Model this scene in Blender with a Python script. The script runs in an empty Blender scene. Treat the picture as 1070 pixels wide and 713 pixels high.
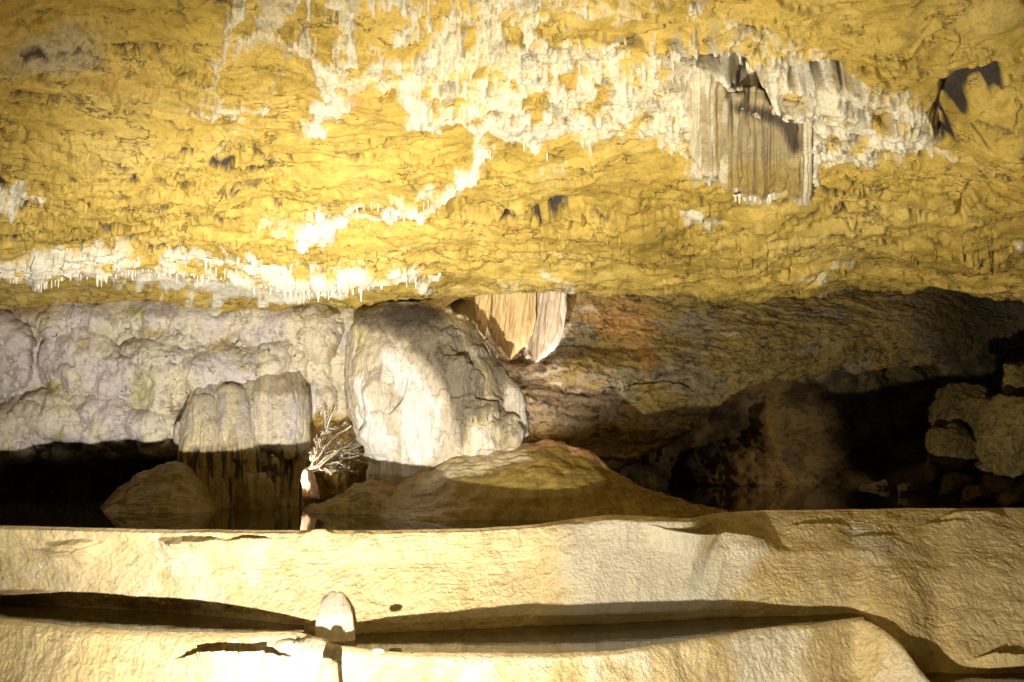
import bpy, math, random
import numpy as np
from mathutils import Vector
random.seed(7); RNG = np.random.RandomState(7)
C = bpy.context.scene.collection
H = 2.4; F = 1070.0; TH = math.atan(93.5/1070)
cT, sT = math.cos(TH), math.sin(TH)

# ---------------------------------------------------------------- geometry of view: turns a direction + distance into a point
def at(px, py, d):
    px = np.asarray(px, float); py = np.asarray(py, float); d = np.asarray(d, float)
    u = (px-535)/F; v = (356.5-py)/F
    t = d/(cT - v*sT)
    return np.stack(np.broadcast_arrays(u*t, d, H+(sT+v*cT)*t), -1)
def d_on(py, zr):
    v = (356.5-np.asarray(py, float))/F
    return zr*(cT-v*sT)/(sT+v*cT)
def z_on(py, d):
    v = (356.5-np.asarray(py, float))/F
    return d*(sT+v*cT)/(cT-v*sT)
def proj(P):
    y = P[..., 1]; z = P[..., 2]-H
    f = y*cT+z*sT; f = np.where(f < .3, .3, f); up = -y*sT+z*cT
    return 535+F*P[..., 0]/f, 356.5-F*up/f

# ---------------------------------------------------------------- noise
_p = np.random.RandomState(11).permutation(256); PERM = np.concatenate([_p, _p, _p]).astype(np.int16).astype(np.int32)
_g = np.random.RandomState(5).normal(size=(256, 3)); GR = (_g/np.linalg.norm(_g, axis=1)[:, None]).astype(np.float32)
GX, GY, GZ = (np.ascontiguousarray(GR[:, i]) for i in range(3))
def perlin(x, y, z):
    zc = np.ndim(z) == 0 or np.size(z) == 1
    def sp(t): fl = np.floor(t); return fl.astype(np.int32) & 255, (t-fl).astype(np.float32)
    f = lambda t: t*t*t*(t*(t*6-15)+10)
    (xi, xf), (yi, yf), (zi, zf) = sp(x), sp(y), sp(z)
    u, v, w = f(xf), f(yf), f(zf); pl = []
    A = (PERM[xi], PERM[xi+1]); B = [[PERM[A[i]+yi+j] for j in (0, 1)] for i in (0, 1)]
    for k in (0, 1):
        c = []
        for j in (0, 1):
            e = []
            for i in (0, 1):
                h = PERM[B[i][j]+zi+k]; e.append(GX[h]*(xf-i)+GY[h]*(yf-j)+GZ[h]*(zf-k))
            c.append(e[0]+u*(e[1]-e[0]))
        pl.append(c[0]+v*(c[1]-c[0]))
    return (pl[0]+w*(pl[1]-pl[0]))*np.float32(1.5)
def fbm(x, y, z=0., o=4, g=.5, ridge=False):
    a = 1.; s = 0.; n = 0.
    x = np.asarray(x, np.float32); y = np.asarray(y, np.float32); z = np.asarray(z, np.float32)
    for i in range(o):
        q = perlin(x+i*17.3, y+i*9.1, z+i*3.7)
        if ridge: q = 1-2*np.abs(q)
        s = s+a*q; n += a; a *= g; x = x*2.03; y = y*2.03; z = z*2.03
    return s/n
def sm(a, b, x):
    t = np.clip((x-a)/(b-a), 0, 1); return t*t*(3-2*t)

# ---------------------------------------------------------------- masks of mineral pigments, painted light and shade, and relief
def seg_dist(PX, PY, pts, ws, asp=1.):
    """signed distance to a tapered poly-line; negative inside"""
    out = np.full(PX.shape, 1e3)
    for (a, b, wa, wb) in zip(pts[:-1], pts[1:], ws[:-1], ws[1:]):
        ax, ay = a; bx, by = b; dx, dy = bx-ax, (by-ay)*asp
        t = np.clip(((PX-ax)*dx+(PY-ay)*asp*dy)/(dx*dx+dy*dy+1e-6), 0, 1)
        d = np.hypot(PX-ax-t*dx, (PY-ay)*asp-t*dy)-(wa+(wb-wa)*t)
        out = np.minimum(out, d)
    return out
def stroke(PX, PY, pts, w, soft=3., **k):
    ws = [w]*len(pts) if np.isscalar(w) else list(w)
    if len(pts) == 1: pts = [pts[0], (pts[0][0]+.5, pts[0][1])]; ws = ws*2
    mg = max(ws)+soft+1; xs = [p[0] for p in pts]; ys = [p[1] for p in pts]
    m = (PX > min(xs)-mg) & (PX < max(xs)+mg) & (PY > min(ys)-mg) & (PY < max(ys)+mg); out = np.zeros(PX.shape)
    if m.any(): out[m] = 1-sm(-soft, soft, seg_dist(PX[m], PY[m], pts, ws, **k))
    return out
def poly_sdf(PX, PY, pts):
    n = len(pts); ins = np.zeros(PX.shape, bool); d = np.full(PX.shape, 1e3)
    for i in range(n):
        ax, ay = pts[i]; bx, by = pts[(i+1) % n]
        c = ((ay > PY) != (by > PY)) & (PX < (bx-ax)*(PY-ay)/((by-ay) or 1e-9)+ax); ins ^= c
        dx, dy = bx-ax, by-ay; t = np.clip(((PX-ax)*dx+(PY-ay)*dy)/(dx*dx+dy*dy+1e-9), 0, 1)
        d = np.minimum(d, np.hypot(PX-ax-t*dx, PY-ay-t*dy))
    return np.where(ins, -d, d)
def ell(PX, PY, cx, cy, rx, ry):
    return np.hypot((PX-cx)/rx, (PY-cy)/ry)

# ---------------------------------------------------------------- mesh building
def prop(o, label=None, cat=None, group=None, kind=None):
    if label: o['label'] = label
    if cat: o['category'] = cat
    if group: o['group'] = group
    if kind: o['kind'] = kind
    return o
def make(name, V, Q, mat, pig=None, pig2=None, parent=None, smooth=True, origin=True):
    V = np.asarray(V, np.float64).reshape(-1, 3); Q = np.asarray(Q, np.int64)
    me = bpy.data.meshes.new(name)
    off = np.zeros(3)
    if origin: off = np.array([V[:, 0].mean(), V[:, 1].mean(), V[:, 2].min()])
    me.vertices.add(len(V)); me.vertices.foreach_set('co', (V-off).astype(np.float32).ravel())
    k = Q.shape[1]
    me.loops.add(Q.size); me.loops.foreach_set('vertex_index', Q.ravel().astype(np.int32))
    me.polygons.add(len(Q)); me.polygons.foreach_set('loop_start', (np.arange(len(Q))*k).astype(np.int32))
    me.polygons.foreach_set('loop_total', np.full(len(Q), k, np.int32))
    me.polygons.foreach_set('use_smooth', np.full(len(Q), smooth))
    for nm, a in (('pig', pig), ('pig2', pig2)):
        if a is not None:
            at_ = me.attributes.new(nm, 'FLOAT_COLOR', 'POINT')
            c = np.ones((len(V), 4), np.float32); c[:, :3] = np.clip(np.stack([np.broadcast_to(np.asarray(x, np.float32).ravel(), (len(V),)) for x in a], -1), 0, 1)
            at_.data.foreach_set('color', c.ravel())
    me.update(); me.validate()
    me.materials.append(mat)
    o = bpy.data.objects.new(name, me); C.objects.link(o); o.location = off
    if parent is not None:
        o.parent = parent; o.location = Vector(off)-parent.location
    return o
def grid_faces(n, m, wrap=False, flip=False):
    i = np.arange(n-1)[:, None]; j = np.arange(m if wrap else m-1)[None, :]; j2 = (j+1) % m
    a = i*m+j; b = i*m+j2; c = (i+1)*m+j2; d = (i+1)*m+j
    q = np.stack([a, d, c, b] if not flip else [a, b, c, d], -1); return q.reshape(-1, 4)
def normals(P, wrap=False):
    gu = np.gradient(P, axis=0)
    gv = (np.roll(P, -1, 1)-np.roll(P, 1, 1))/2 if wrap else np.gradient(P, axis=1)
    n = np.cross(gu, gv); l = np.linalg.norm(n, axis=-1, keepdims=True); return n/np.maximum(l, 1e-9)
def face_cam(P, N):
    s = np.sign(((np.array([0, 0, H])-P)*N).sum(-1, keepdims=True)); 
    return N*np.where(np.median(s) >= 0, 1., -1.)
def arr(*spans):
    out = []
    for a, b, st in spans: out.append(np.arange(a, b, st))
    out.append([spans[-1][1]]); return np.concatenate(out)
def gsm(A, k, axis):
    """small box smoothing with edge padding"""
    if k < 1: return A
    pad = [(0, 0)]*A.ndim; pad[axis] = (k, k); B = np.pad(A, pad, mode='edge'); c = np.cumsum(B, axis)
    z = np.zeros_like(np.take(c, [0], axis)); c = np.concatenate([z, c], axis)
    n = A.shape[axis]; return (np.take(c, np.arange(2*k+1, 2*k+1+n), axis)-np.take(c, np.arange(0, n), axis))/(2*k+1)
def kx(px, xs, ys): return np.interp(px, xs, ys)

# ---------------------------------------------------------------- materials
def material(name, base, calcite=(.80, .74, .62), stain_shade=(.03, .025, .02), orange=(.45, .2, .06), grey=(.42, .37, .34), green=(.35, .38, .1),
             rough=.62, bump=.6, scale=1., speck=.5, spec=.35, streak=False, crack=0., cscale=1.3, aniso=2.6):
    m = bpy.data.materials.new(name); m.use_nodes = True; nt = m.node_tree; N = nt.nodes; L = nt.links; N.clear()
    out = N.new('ShaderNodeOutputMaterial'); bs = N.new('ShaderNodeBsdfPrincipled'); L.new(bs.outputs[0], out.inputs[0])
    geo = N.new('ShaderNodeNewGeometry')
    mp = N.new('ShaderNodeMapping'); L.new(geo.outputs['Position'], mp.inputs[0])
    if streak: mp.inputs['Scale'].default_value = (1, 1, .22)
    def noise(sc, det=5, dist=0., src=None, rg=.6):
        n = N.new('ShaderNodeTexNoise'); n.inputs['Scale'].default_value = sc*scale; n.inputs['Detail'].default_value = det
        n.inputs['Roughness'].default_value = rg; n.inputs['Distortion'].default_value = dist
        L.new((src or mp).outputs[0], n.inputs['Vector']); return n
    def ramp(src, stops):
        r = N.new('ShaderNodeValToRGB'); e = r.color_ramp.elements
        while len(e) < len(stops): e.new(.5)
        for x, (p, c) in zip(e, stops): x.position = p; x.color = (*c, 1) if len(c) == 3 else c
        L.new(src, r.inputs[0]); return r.outputs[0]
    def mix(f, a, b, mode='MIX'):
        x = N.new('ShaderNodeMix'); x.data_type = 'RGBA'; x.blend_type = mode
        if isinstance(f, (int, float)): x.inputs[0].default_value = f
        else: L.new(f, x.inputs[0])
        for s, q in ((6, a), (7, b)):
            if isinstance(q, tuple): x.inputs[s].default_value = (*q, 1)
            else: L.new(q, x.inputs[s])
        return x.outputs[2]
    def math_(op, a, b=None):
        x = N.new('ShaderNodeMath'); x.operation = op
        for s, q in ((0, a), (1, b)):
            if q is None: continue
            if isinstance(q, (int, float)): x.inputs[s].default_value = q
            else: L.new(q, x.inputs[s])
        return x.outputs[0]
    n1 = noise(1.1, 6, .4); n2 = noise(9, 7, .6); n3 = noise(38, 6, .3, rg=.7); n4 = noise(120, 3)
    b0, b1, b2 = base
    col = ramp(n1.outputs[0], [(.32, b0), (.5, b1), (.68, b2)])
    v = ramp(n2.outputs[0], [(.3, (.72, .70, .68)), (.5, (1, 1, 1)), (.7, (1.15, 1.15, 1.18))])
    col = mix(1., col, v, 'MULTIPLY')
    v3 = ramp(n3.outputs[0], [(.28, (1-speck*.8,)*3), (.45, (1, 1, 1)), (.75, (1+speck*.35,)*3)])
    mx_ = math_('ADD', math_('MULTIPLY', n2.outputs[0], .5), math_('MULTIPLY', n3.outputs[0], .5))
    a1 = N.new('ShaderNodeAttribute'); a1.attribute_name = 'pig'; s1 = N.new('ShaderNodeSeparateColor'); L.new(a1.outputs['Color'], s1.inputs[0])
    a2 = N.new('ShaderNodeAttribute'); a2.attribute_name = 'pig2'; s2 = N.new('ShaderNodeSeparateColor'); L.new(a2.outputs['Color'], s2.inputs[0])
    def fac(sock, n, w=.5):   # break the edge of a mask with noise
        k = math_('ADD', sock, math_('MULTIPLY', math_('SUBTRACT', n, .5), w)); 
        r = N.new('ShaderNodeMapRange'); r.inputs['From Min'].default_value = .12; r.inputs['From Max'].default_value = .8
        L.new(k, r.inputs[0]); return math_('MULTIPLY', r.outputs[0], math_('GREATER_THAN', sock, .004))
    col = mix(fac(s1.outputs[2], n2.outputs[0]), col, orange)
    greyv = mix(n2.outputs[0], tuple(x*.78 for x in grey), tuple(min(1, x*1.2) for x in grey))
    col = mix(fac(s2.outputs[0], n2.outputs[0], .35), col, greyv)
    col = mix(fac(s2.outputs[1], n2.outputs[0]), col, green)
    cal = mix(n2.outputs[0], tuple(x*.86 for x in calcite), tuple(min(1, x*1.08) for x in calcite))
    cal = mix(.45, cal, mix(n3.outputs[0], tuple(x*.65 for x in calcite), tuple(min(1, x*1.2) for x in calcite)))
    col = mix(fac(s1.outputs[0], mx_, .9), col, cal)
    col = mix(1., col, v3, 'MULTIPLY')
    col = mix(fac(s1.outputs[1], n3.outputs[0], .6), col, stain_shade)
    ckh = None
    if crack > 0:
        m2 = N.new('ShaderNodeMapping'); L.new(geo.outputs['Position'], m2.inputs[0]); m2.inputs['Scale'].default_value = (1, .9, aniso)
        for sc_, wd, th, seed in ((cscale, .0075, .50, 3.), (cscale*2.9, .011, .54, 11.)):
            m2b = N.new('ShaderNodeMapping'); L.new(m2.outputs[0], m2b.inputs[0]); m2b.inputs['Location'].default_value = (seed, seed*.7, seed*.3)
            a = N.new('ShaderNodeTexNoise'); a.inputs['Scale'].default_value = sc_; a.inputs['Detail'].default_value = 8; a.inputs['Roughness'].default_value = .62; a.inputs['Distortion'].default_value = .3; L.new(m2b.outputs[0], a.inputs['Vector'])
            g_ = N.new('ShaderNodeTexNoise'); g_.inputs['Scale'].default_value = sc_*1.7; g_.inputs['Detail'].default_value = 4; L.new(m2.outputs[0], g_.inputs['Vector'])
            dd = math_('ABSOLUTE', math_('SUBTRACT', a.outputs[0], .5)); r_ = N.new('ShaderNodeMapRange'); r_.interpolation_type = 'SMOOTHSTEP'
            r_.inputs['From Min'].default_value = wd; r_.inputs['From Max'].default_value = wd*.25; L.new(dd, r_.inputs[0])
            q_ = N.new('ShaderNodeMapRange'); q_.inputs['From Min'].default_value = th-.02; q_.inputs['From Max'].default_value = th+.05; L.new(g_.outputs[0], q_.inputs[0])
            e_ = math_('MULTIPLY', r_.outputs[0], q_.outputs[0]); ckh = e_ if ckh is None else math_('MAXIMUM', ckh, e_)
        ckh = math_('MULTIPLY', ckh, math_('SUBTRACT', 1., math_('MULTIPLY', s1.outputs[0], .8)))
        col = mix(math_('MULTIPLY', ckh, crack), col, stain_shade)
    L.new(col, bs.inputs['Base Color'])
    rg = math_('SUBTRACT', rough, math_('MULTIPLY', s2.outputs[2], rough*.7))
    rg = math_('ADD', rg, math_('MULTIPLY', math_('SUBTRACT', n2.outputs[0], .5), .35)); L.new(rg, bs.inputs['Roughness'])
    bs.inputs['Specular IOR Level'].default_value = spec
    hgt = math_('ADD', math_('MULTIPLY', n3.outputs[0], 1.), math_('MULTIPLY', n4.outputs[0], .35))
    hgt = math_('ADD', hgt, math_('MULTIPLY', n2.outputs[0], 1.6))
    if ckh is not None: hgt = math_('SUBTRACT', hgt, math_('MULTIPLY', ckh, 2.5))
    bp = N.new('ShaderNodeBump'); bp.inputs['Strength'].default_value = bump; bp.inputs['Distance'].default_value = .032/scale
    L.new(hgt, bp.inputs['Height']); L.new(bp.outputs[0], bs.inputs['Normal'])
    return m
M = {}
M['ceiling'] = material('ochre_limestone', [(.38, .27, .055), (.53, .385, .09), (.62, .475, .15)], calcite=(.76, .72, .60), stain_shade=(.045, .035, .03), grey=(.43, .385, .29), bump=.42, crack=.8, cscale=.8, aniso=3.0)
M['wall'] = material('grey_flowstone', [(.52, .47, .42), (.58, .53, .44), (.60, .54, .40)], stain_shade=(.05, .04, .03), orange=(.36, .24, .05), grey=(.56, .505, .50), green=(.44, .42, .18), calcite=(.70, .63, .45), bump=.6, crack=.45, cscale=1.8, aniso=.8)
M['flow'] = material('cream_flowstone', [(.62, .475, .23), (.67, .54, .29), (.70, .58, .35)], stain_shade=(.12, .09, .05), grey=(.63, .575, .46), orange=(.66, .50, .22), calcite=(.82, .77, .66), bump=.8, speck=.22, rough=.40, spec=.5)
M['dome'] = material('dome_flowstone', [(.54, .48, .39), (.60, .53, .41), (.62, .54, .37)], stain_shade=(.08, .065, .05), grey=(.21, .175, .13), orange=(.64, .54, .28), calcite=(.82, .77, .73), bump=1., streak=True, rough=.45)
M['brown'] = material('brown_rock', [(.22, .155, .04), (.30, .215, .065), (.36, .27, .10)], stain_shade=(.045, .035, .025), grey=(.25, .20, .12), orange=(.46, .25, .08), calcite=(.62, .52, .36), bump=.8, crack=.7, cscale=1.2, aniso=2.4)
M['mud'] = material('olive_mound', [(.17, .125, .032), (.23, .165, .045), (.28, .205, .07)], stain_shade=(.05, .04, .02), grey=(.50, .43, .28), orange=(.42, .2, .12), calcite=(.70, .60, .48), bump=.35, speck=.25, rough=.42)
M['drape'] = material('orange_drapery', [(.62, .43, .18), (.68, .51, .26), (.72, .60, .38)], calcite=(.80, .72, .62), bump=.4, streak=True, speck=.2, rough=.4)
M['white'] = material('white_calcite', [(.78, .72, .60), (.82, .77, .66), (.85, .80, .70)], bump=.4, speck=.2)
M['pink'] = material('pink_calcite', [(.70, .48, .40), (.76, .56, .46), (.80, .66, .55)], bump=.4, speck=.2)
M['boulder'] = material('boulder_limestone', [(.08, .056, .015), (.14, .10, .028), (.20, .15, .048)], crack=.8, cscale=3., aniso=1., bump=1., stain_shade=(.03, .025, .02), calcite=(.5, .45, .35))
M['boulder2'] = material('shaded_boulder', [(.07, .046, .012), (.12, .083, .022), (.18, .13, .036)], bump=1., crack=.8, cscale=3., aniso=1., stain_shade=(.02, .016, .01))  # darker copy of the boulder rock, painted shade for the dim left boulders
def simple(name, col, rough=.5, metal=0.):
    m = bpy.data.materials.new(name); m.use_nodes = True; nt = m.node_tree; b = nt.nodes['Principled BSDF']
    n = nt.nodes.new('ShaderNodeTexNoise'); n.inputs['Scale'].default_value = 30
    r = nt.nodes.new('ShaderNodeMix'); r.data_type = 'RGBA'; r.inputs[6].default_value = (*[c*.8 for c in col], 1); r.inputs[7].default_value = (*[min(1, c*1.1) for c in col], 1)
    nt.links.new(n.outputs[0], r.inputs[0]); nt.links.new(r.outputs[2], b.inputs['Base Color'])
    b.inputs['Roughness'].default_value = rough; b.inputs['Metallic'].default_value = metal
    return m
def water(name, col, amp, sc):
    m = simple(name, col, .03); nt = m.node_tree; b = nt.nodes['Principled BSDF']
    b.inputs['IOR'].default_value = 1.33
    g = nt.nodes.new('ShaderNodeNewGeometry'); mp = nt.nodes.new('ShaderNodeMapping'); mp.inputs['Scale'].default_value = (.35, 1.6, 1)
    n = nt.nodes.new('ShaderNodeTexNoise'); n.inputs['Scale'].default_value = sc; n.inputs['Detail'].default_value = 2
    bp = nt.nodes.new('ShaderNodeBump'); bp.inputs['Strength'].default_value = amp; bp.inputs['Distance'].default_value = .01
    nt.links.new(g.outputs['Position'], mp.inputs[0]); nt.links.new(mp.outputs[0], n.inputs['Vector'])
    nt.links.new(n.outputs[0], bp.inputs['Height']); nt.links.new(bp.outputs[0], b.inputs['Normal']); return m
M['water'] = water('pool_water', (.035, .028, .008), .06, 5)
M['water2'] = water('rippled_pool_water', (.05, .036, .008), .10, 14)

# ================================================================ CEILING
def build_ceiling():
    px = arr((-900, -60, 14), (-60, 1130, 1.35), (1130, 2000, 14))
    # profile stations: (row, distance); the last three turn back under the lip
    seg = [(-900, 2.0), (-420, 3.6), (-60, 5.9), (0, 6.3), (100, 7.2), (200, 8.3), ('lip-25', 0), ('lip', 0), ('b1', 0), ('b2', 0), ('b3', 0)]
    lip = kx(px, [-300, 0, 60, 120, 200, 260, 330, 460, 520, 600, 700, 790, 860, 930, 1000, 1070, 1300],
                 [286, 286, 284, 280, 288, 296, 292, 288, 303, 303, 302, 307, 301, 303, 306, 309, 315])
    lip = lip+2.2*fbm(px/26., 3.3, 0, 4)*2
    ld = kx(px, [-300, 0, 200, 460, 560, 800, 1070, 1300], [9.9, 9.9, 9.9, 10.1, 10.4, 10.8, 11.0, 11.2])
    rows, ds = [], []
    for s in seg:
        if s[0] == 'lip-25': rows.append(lip-22); ds.append(ld-.28)
        elif s[0] == 'lip': rows.append(lip); ds.append(ld)
        elif s[0] == 'b1': rows.append(kx(px, [0, 60, 200, 300, 460, 520, 640, 1070], [304, 306, 306, 302, 300, lip.mean()+8, 300, 304])*0+np.where(px < 500, lip+14, lip-4)); ds.append(ld+kx(px, [0, 480, 560, 1070], [1.1, 1.1, .5, .5]))
        elif s[0] == 'b2': rows.append(np.where(px < 500, lip+30, lip-10)); ds.append(ld+kx(px, [0, 480, 560, 1070], [2.6, 2.4, 1.6, 1.6]))
        elif s[0] == 'b3': rows.append(np.where(px < 500, lip+20, lip-30)); ds.append(ld+8)
        else: rows.append(np.full(px.shape, float(s[0]))); ds.append(np.full(px.shape, float(s[1])))
    rows[8] = np.interp(px, px, gsm(rows[8], 30, 0)); rows[9] = gsm(rows[9], 30, 0)
    cnt = [30, 30, 45, 80, 80, 60, 22, 14, 26, 14]
    PY, D = [], []
    for k, n in enumerate(cnt):
        for t in np.linspace(0, 1, n, endpoint=False):
            PY.append(rows[k]+(rows[k+1]-rows[k])*t); D.append(ds[k]+(ds[k+1]-ds[k])*t)
    PY.append(rows[-1]); D.append(ds[-1])
    PY = gsm(np.array(PY), 3, 0); D = gsm(np.array(D), 6, 0); PX = np.broadcast_to(px[None, :], PY.shape)
    P = at(PX, PY, D)
    x, y, z = P[..., 0], P[..., 1], P[..., 2]
    # arc coordinate along the profile
    st = np.linalg.norm(np.diff(P, axis=0), axis=-1); S = np.concatenate([np.zeros((1, PX.shape[1])), np.cumsum(st, 0)], 0)
    S = np.broadcast_to(S[:, S.shape[1]//2][:, None], PX.shape)*1.0
    N = face_cam(P, normals(P))
    q = fbm(x*.45, S*.6, 1.3, 3)
    disp = .34*q+.10*fbm(x*1.5, S*2.1, 4.1, 4)
    # warped bedding: terraces whose edges wander
    wx = x+.35*fbm(x*.8, S*.8, 9., 3); ws = S+.25*fbm(x*.9, S*1.1, 19., 3)
    b = (ws*1.5+.75*fbm(wx*.75, ws*1.5, 2.2, 5))*2.6
    fr = b-np.floor(b); step = np.floor(b)+sm(.0, .10, fr)
    pres = sm(-.10, .12, fbm(x*1.0, S*1.6, 31., 3))
    disp = disp+.048*pres*(step-b)*1.3
    b2 = (ws*2.2+1.1*fbm(wx*1.8, ws*3.2, 7.7, 5))*3.; f2 = b2-np.floor(b2)
    pres2 = sm(-.05, .15, fbm(x*1.4, S*2.2, 41., 3))
    disp = disp+.034*pres2*(sm(0, .10, f2)-f2)
    crack = np.exp(-((np.minimum(fr, 1-fr))/.028)**2)*sm(-.02, .15, fbm(x*1.9, S*3., 53., 3))
    disp = disp-.085*crack
    # pocked zones
    pz = np.zeros(PX.shape)
    for (cx, cy, rx, ry, a) in [(100, 66, 110, 24, .9), (185, 90, 60, 20, .8), (60, 100, 90, 26, .6), (40, 205, 75, 45, 1), (120, 180, 90, 40, .7), (215, 175, 90, 40, 1), (150, 235, 120, 35, 1),
                                (300, 205, 60, 25, .5), (540, 228, 90, 14, .9), (650, 225, 90, 16, .5), (720, 245, 60, 20, .5), (890, 210, 45, 22, .9), (700, 200, 40, 14, .3),
                                (790, 45, 26, 18, .9), (1015, 195, 35, 28, .7), (900, 275, 130, 14, .15), (440, 160, 70, 24, .4), (20, 20, 90, 12, .5), (830, 255, 90, 20, .5), (330, 255, 90, 22, .6), (560, 270, 160, 14, .5)]:
        pz = np.maximum(pz, a*(1-sm(.45, 1.25, ell(PX, PY, cx, cy, rx, ry)+.5*fbm(x*1.7, S*1.7, 5., 3))))
    pn = fbm(x*5.2, S*9., 6.6, 5); pit = sm(.02, .20, pn)*pz
    pn2 = fbm(x*11, S*18., 16.6, 4); pit2 = sm(.04, .20, pn2)*pz
    disp = disp-.085*pit-.035*pit2+.022*pz*fbm(x*7., S*12., 3.1, 4)
    rz = np.maximum(pz, sm(-.05, .2, fbm(x*.8, S*1.1, 65., 4)))
    disp = disp+.026*(.15+rz)*fbm(x*4., S*6., 61., 5)+.012*(.05+rz)*fbm(x*15., S*22., 63., 4, ridge=True)
    # big hollows
    def hollow(pts, w, depth, soft): 
        nonlocal disp
        h = stroke(PX+9*fbm(x*3, S*3, 71, 3), PY+9*fbm(x*3, S*3, 81, 3), pts, w, soft); disp = disp-depth*h; return h
    h1 = hollow([(735, 58), (765, 70), (790, 98), (800, 108)], [5, 11, 10, 5], .3, 6)
    h2 = hollow([(835, 78), (870, 74), (900, 84)], [6, 8, 4], .25, 5)
    h3 = hollow([(1032, 62), (1000, 78), (985, 105), (982, 135)], [9, 13, 8, 3], .2, 8)
    h4 = hollow([(470, 215), (520, 224), (570, 221), (620, 216)], [2, 3, 3, 2], .12, 3)
    h5 = hollow([(1010, 145), (985, 155), (965, 158)], [2, 3, 4], .12, 3)
    h6 = hollow([(1020, 185), (1010, 205), (1005, 215)], [9, 8, 4], .14, 5)
    # rising mass on the right side and small curved blocks
    disp = disp+.30*sm(-.2, 1, 1-ell(PX, PY, 1060, 130, 75, 90))*1.0
    disp = disp+.14*sm(0, .7, 1-ell(PX, PY, 1000, 262, 90, 26))
    # --- white calcite lace
    fib = fbm(PX/16.+1.5*fbm(PX/60., PY/50., 2., 3), PY/46., 8., 5)
    lace = fbm(PX/30., PY/26., 12., 5)
    WX = PX+26*fbm(PX/26., PY/20., 1., 6); WY = PY+5*fbm(PX/7., PY/24., 5., 5)+30*fbm(PX/24., PY/18., 15., 6)
    def blob(pts, w, soft=7, streaky=.8): return stroke(WX, WY, pts, w, soft)*(1-.25*sm(-.1, .5, -fib)*streaky)
    cal = np.zeros(PX.shape)
    reg = poly_sdf(WX, WY, [(200, -30), (235, 30), (250, 62), (290, 45), (330, 55), (400, 62), (425, 100), (440, 130), (470, 120), (510, 135), (545, 160), (590, 150), (625, 165), (650, 150), (700, 150),
                            (735, 195), (780, 210), (850, 215), (862, 185), (905, 178), (945, 165), (975, 158), (985, 120), (960, 90), (900, 85), (860, 55), (790, 60), (755, 40), (740, 10), (700, -30)])
    body = 1-sm(-14, 8, reg)
    cov = sm(-.10, .10, fib*.9+lace*.9+.045+.5*fbm(PX/5., PY/14., 58., 3)-.25*sm(300, 180, PX)-.40*sm(60, 20, PY)*sm(560, 640, PX)-.14*sm(430, 330, PX))
    cal = np.maximum(cal, .70*body*cov*(.62+.6*sm(-.3, .3, fbm(PX/7., PY/30., 48., 4))))
    for pts, w, a in [([(430, 110), (470, 108), (510, 125), (560, 140), (620, 130), (690, 140)], [7, 12, 14, 14, 12, 6], 1.), ([(430, 60), (440, 110), (455, 128)], [10, 10, 6], .95), ([(455, 45), (560, 60), (640, 70)], [9, 10, 8], .55),
                   ([(520, 90), (610, 95), (700, 110), (740, 140)], [12, 14, 12, 6], .7),
                   ([(505, 140), (503, 168), (482, 192), (440, 214), (405, 222), (378, 226)], [7, 6, 8, 4, 7, 2], 1), ([(375, 226), (340, 234), (315, 240)], [4, 9, 7], 1), ([(265, 236), (315, 232)], 2.2, .7),
                   ([(338, 52), (346, 92), (330, 128), (316, 152)], [8, 9, 6, 2], .95), ([(350, 60), (352, 100), (345, 115)], [7, 14, 4], .8), ([(300, 70), (282, 92)], [3, 1], .6), ([(190, 118), (240, 110), (286, 108)], [3, 5, 4], .85),
                   ([(248, -10), (240, 30), (228, 70), (208, 95)], [5, 5, 4, 1], .7), ([(295, -10), (270, 30), (250, 60)], [10, 10, 3], .5), ([(-20, 203), (20, 196), (48, 206)], [7, 7, 3], .95), ([(350, 65), (400, 62), (420, 75)], 6, .7),
                   ([(-20, 270), (30, 268), (75, 262), (108, 255), (130, 268)], [9, 9, 7, 11, 5], 1), ([(30, 278), (80, 275), (120, 282), (165, 288), (200, 292)], [7, 7, 6, 8, 5], 1), ([(170, 275), (215, 268), (250, 272), (300, 284)], [4, 6, 6, 5], 1),
                   ([(195, 290), (240, 300), (300, 300), (345, 290)], [3, 11, 12, 4], 1.2), ([(290, 285), (380, 284), (455, 287)], [8, 7, 4], 1.1), ([(728, 226), (752, 233)], [7, 4], .75), ([(700, 152), (712, 178)], [5, 2], 1),
                   ([(840, 289), (872, 284), (902, 279)], [2, 5, 2], .7), ([(600, 296), (570, 298)], 3, .7), ([(515, 300), (540, 302)], 3, .5), ([(845, 130), (852, 180), (845, 212)], [8, 8, 3], .9), ([(855, 100), (900, 90), (960, 110)], [9, 8, 6], .7),
                   ([(860, 130), (905, 138), (950, 130), (975, 160)], [7, 8, 8, 4], .9), ([(965, 150), (990, 158)], 2, .9), ([(760, 30), (800, 50), (840, 45)], [5, 4, 3], .6), ([(520, -5), (600, 10), (680, 12)], [8, 8, 8], .4), ([(220, 155), (260, 150)], 2, .4),
                   ([(1060, 245), (1075, 250)], 5, .9), ([(560, 182), (580, 179)], 2, .6)]:
        cal = np.maximum(cal, a*blob(pts, w))
    for (cx, cy, rx, ry) in [(590, 30, 26, 14), (560, 98, 15, 12), (598, 82, 7, 10), (628, 100, 8, 17), (690, 22, 22, 12), (480, 90, 18, 8), (495, 122, 14, 9), (655, 136, 16, 8), (868, 150, 9, 13), (895, 152, 9, 13), (826, 102, 11, 10), (545, 132, 4, 5), (527, 126, 4, 5), (430, 30, 20, 9), (410, 8, 14, 8), (785, 18, 30, 13), (668, 50, 12, 14), (920, 120, 10, 10), (900, 60, 20, 10), (1000, 20, 40, 30),
                             (20, 272, 8, 5), (75, 281, 13, 4), (150, 274, 16, 5), (118, 268, 8, 5)]:
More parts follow.
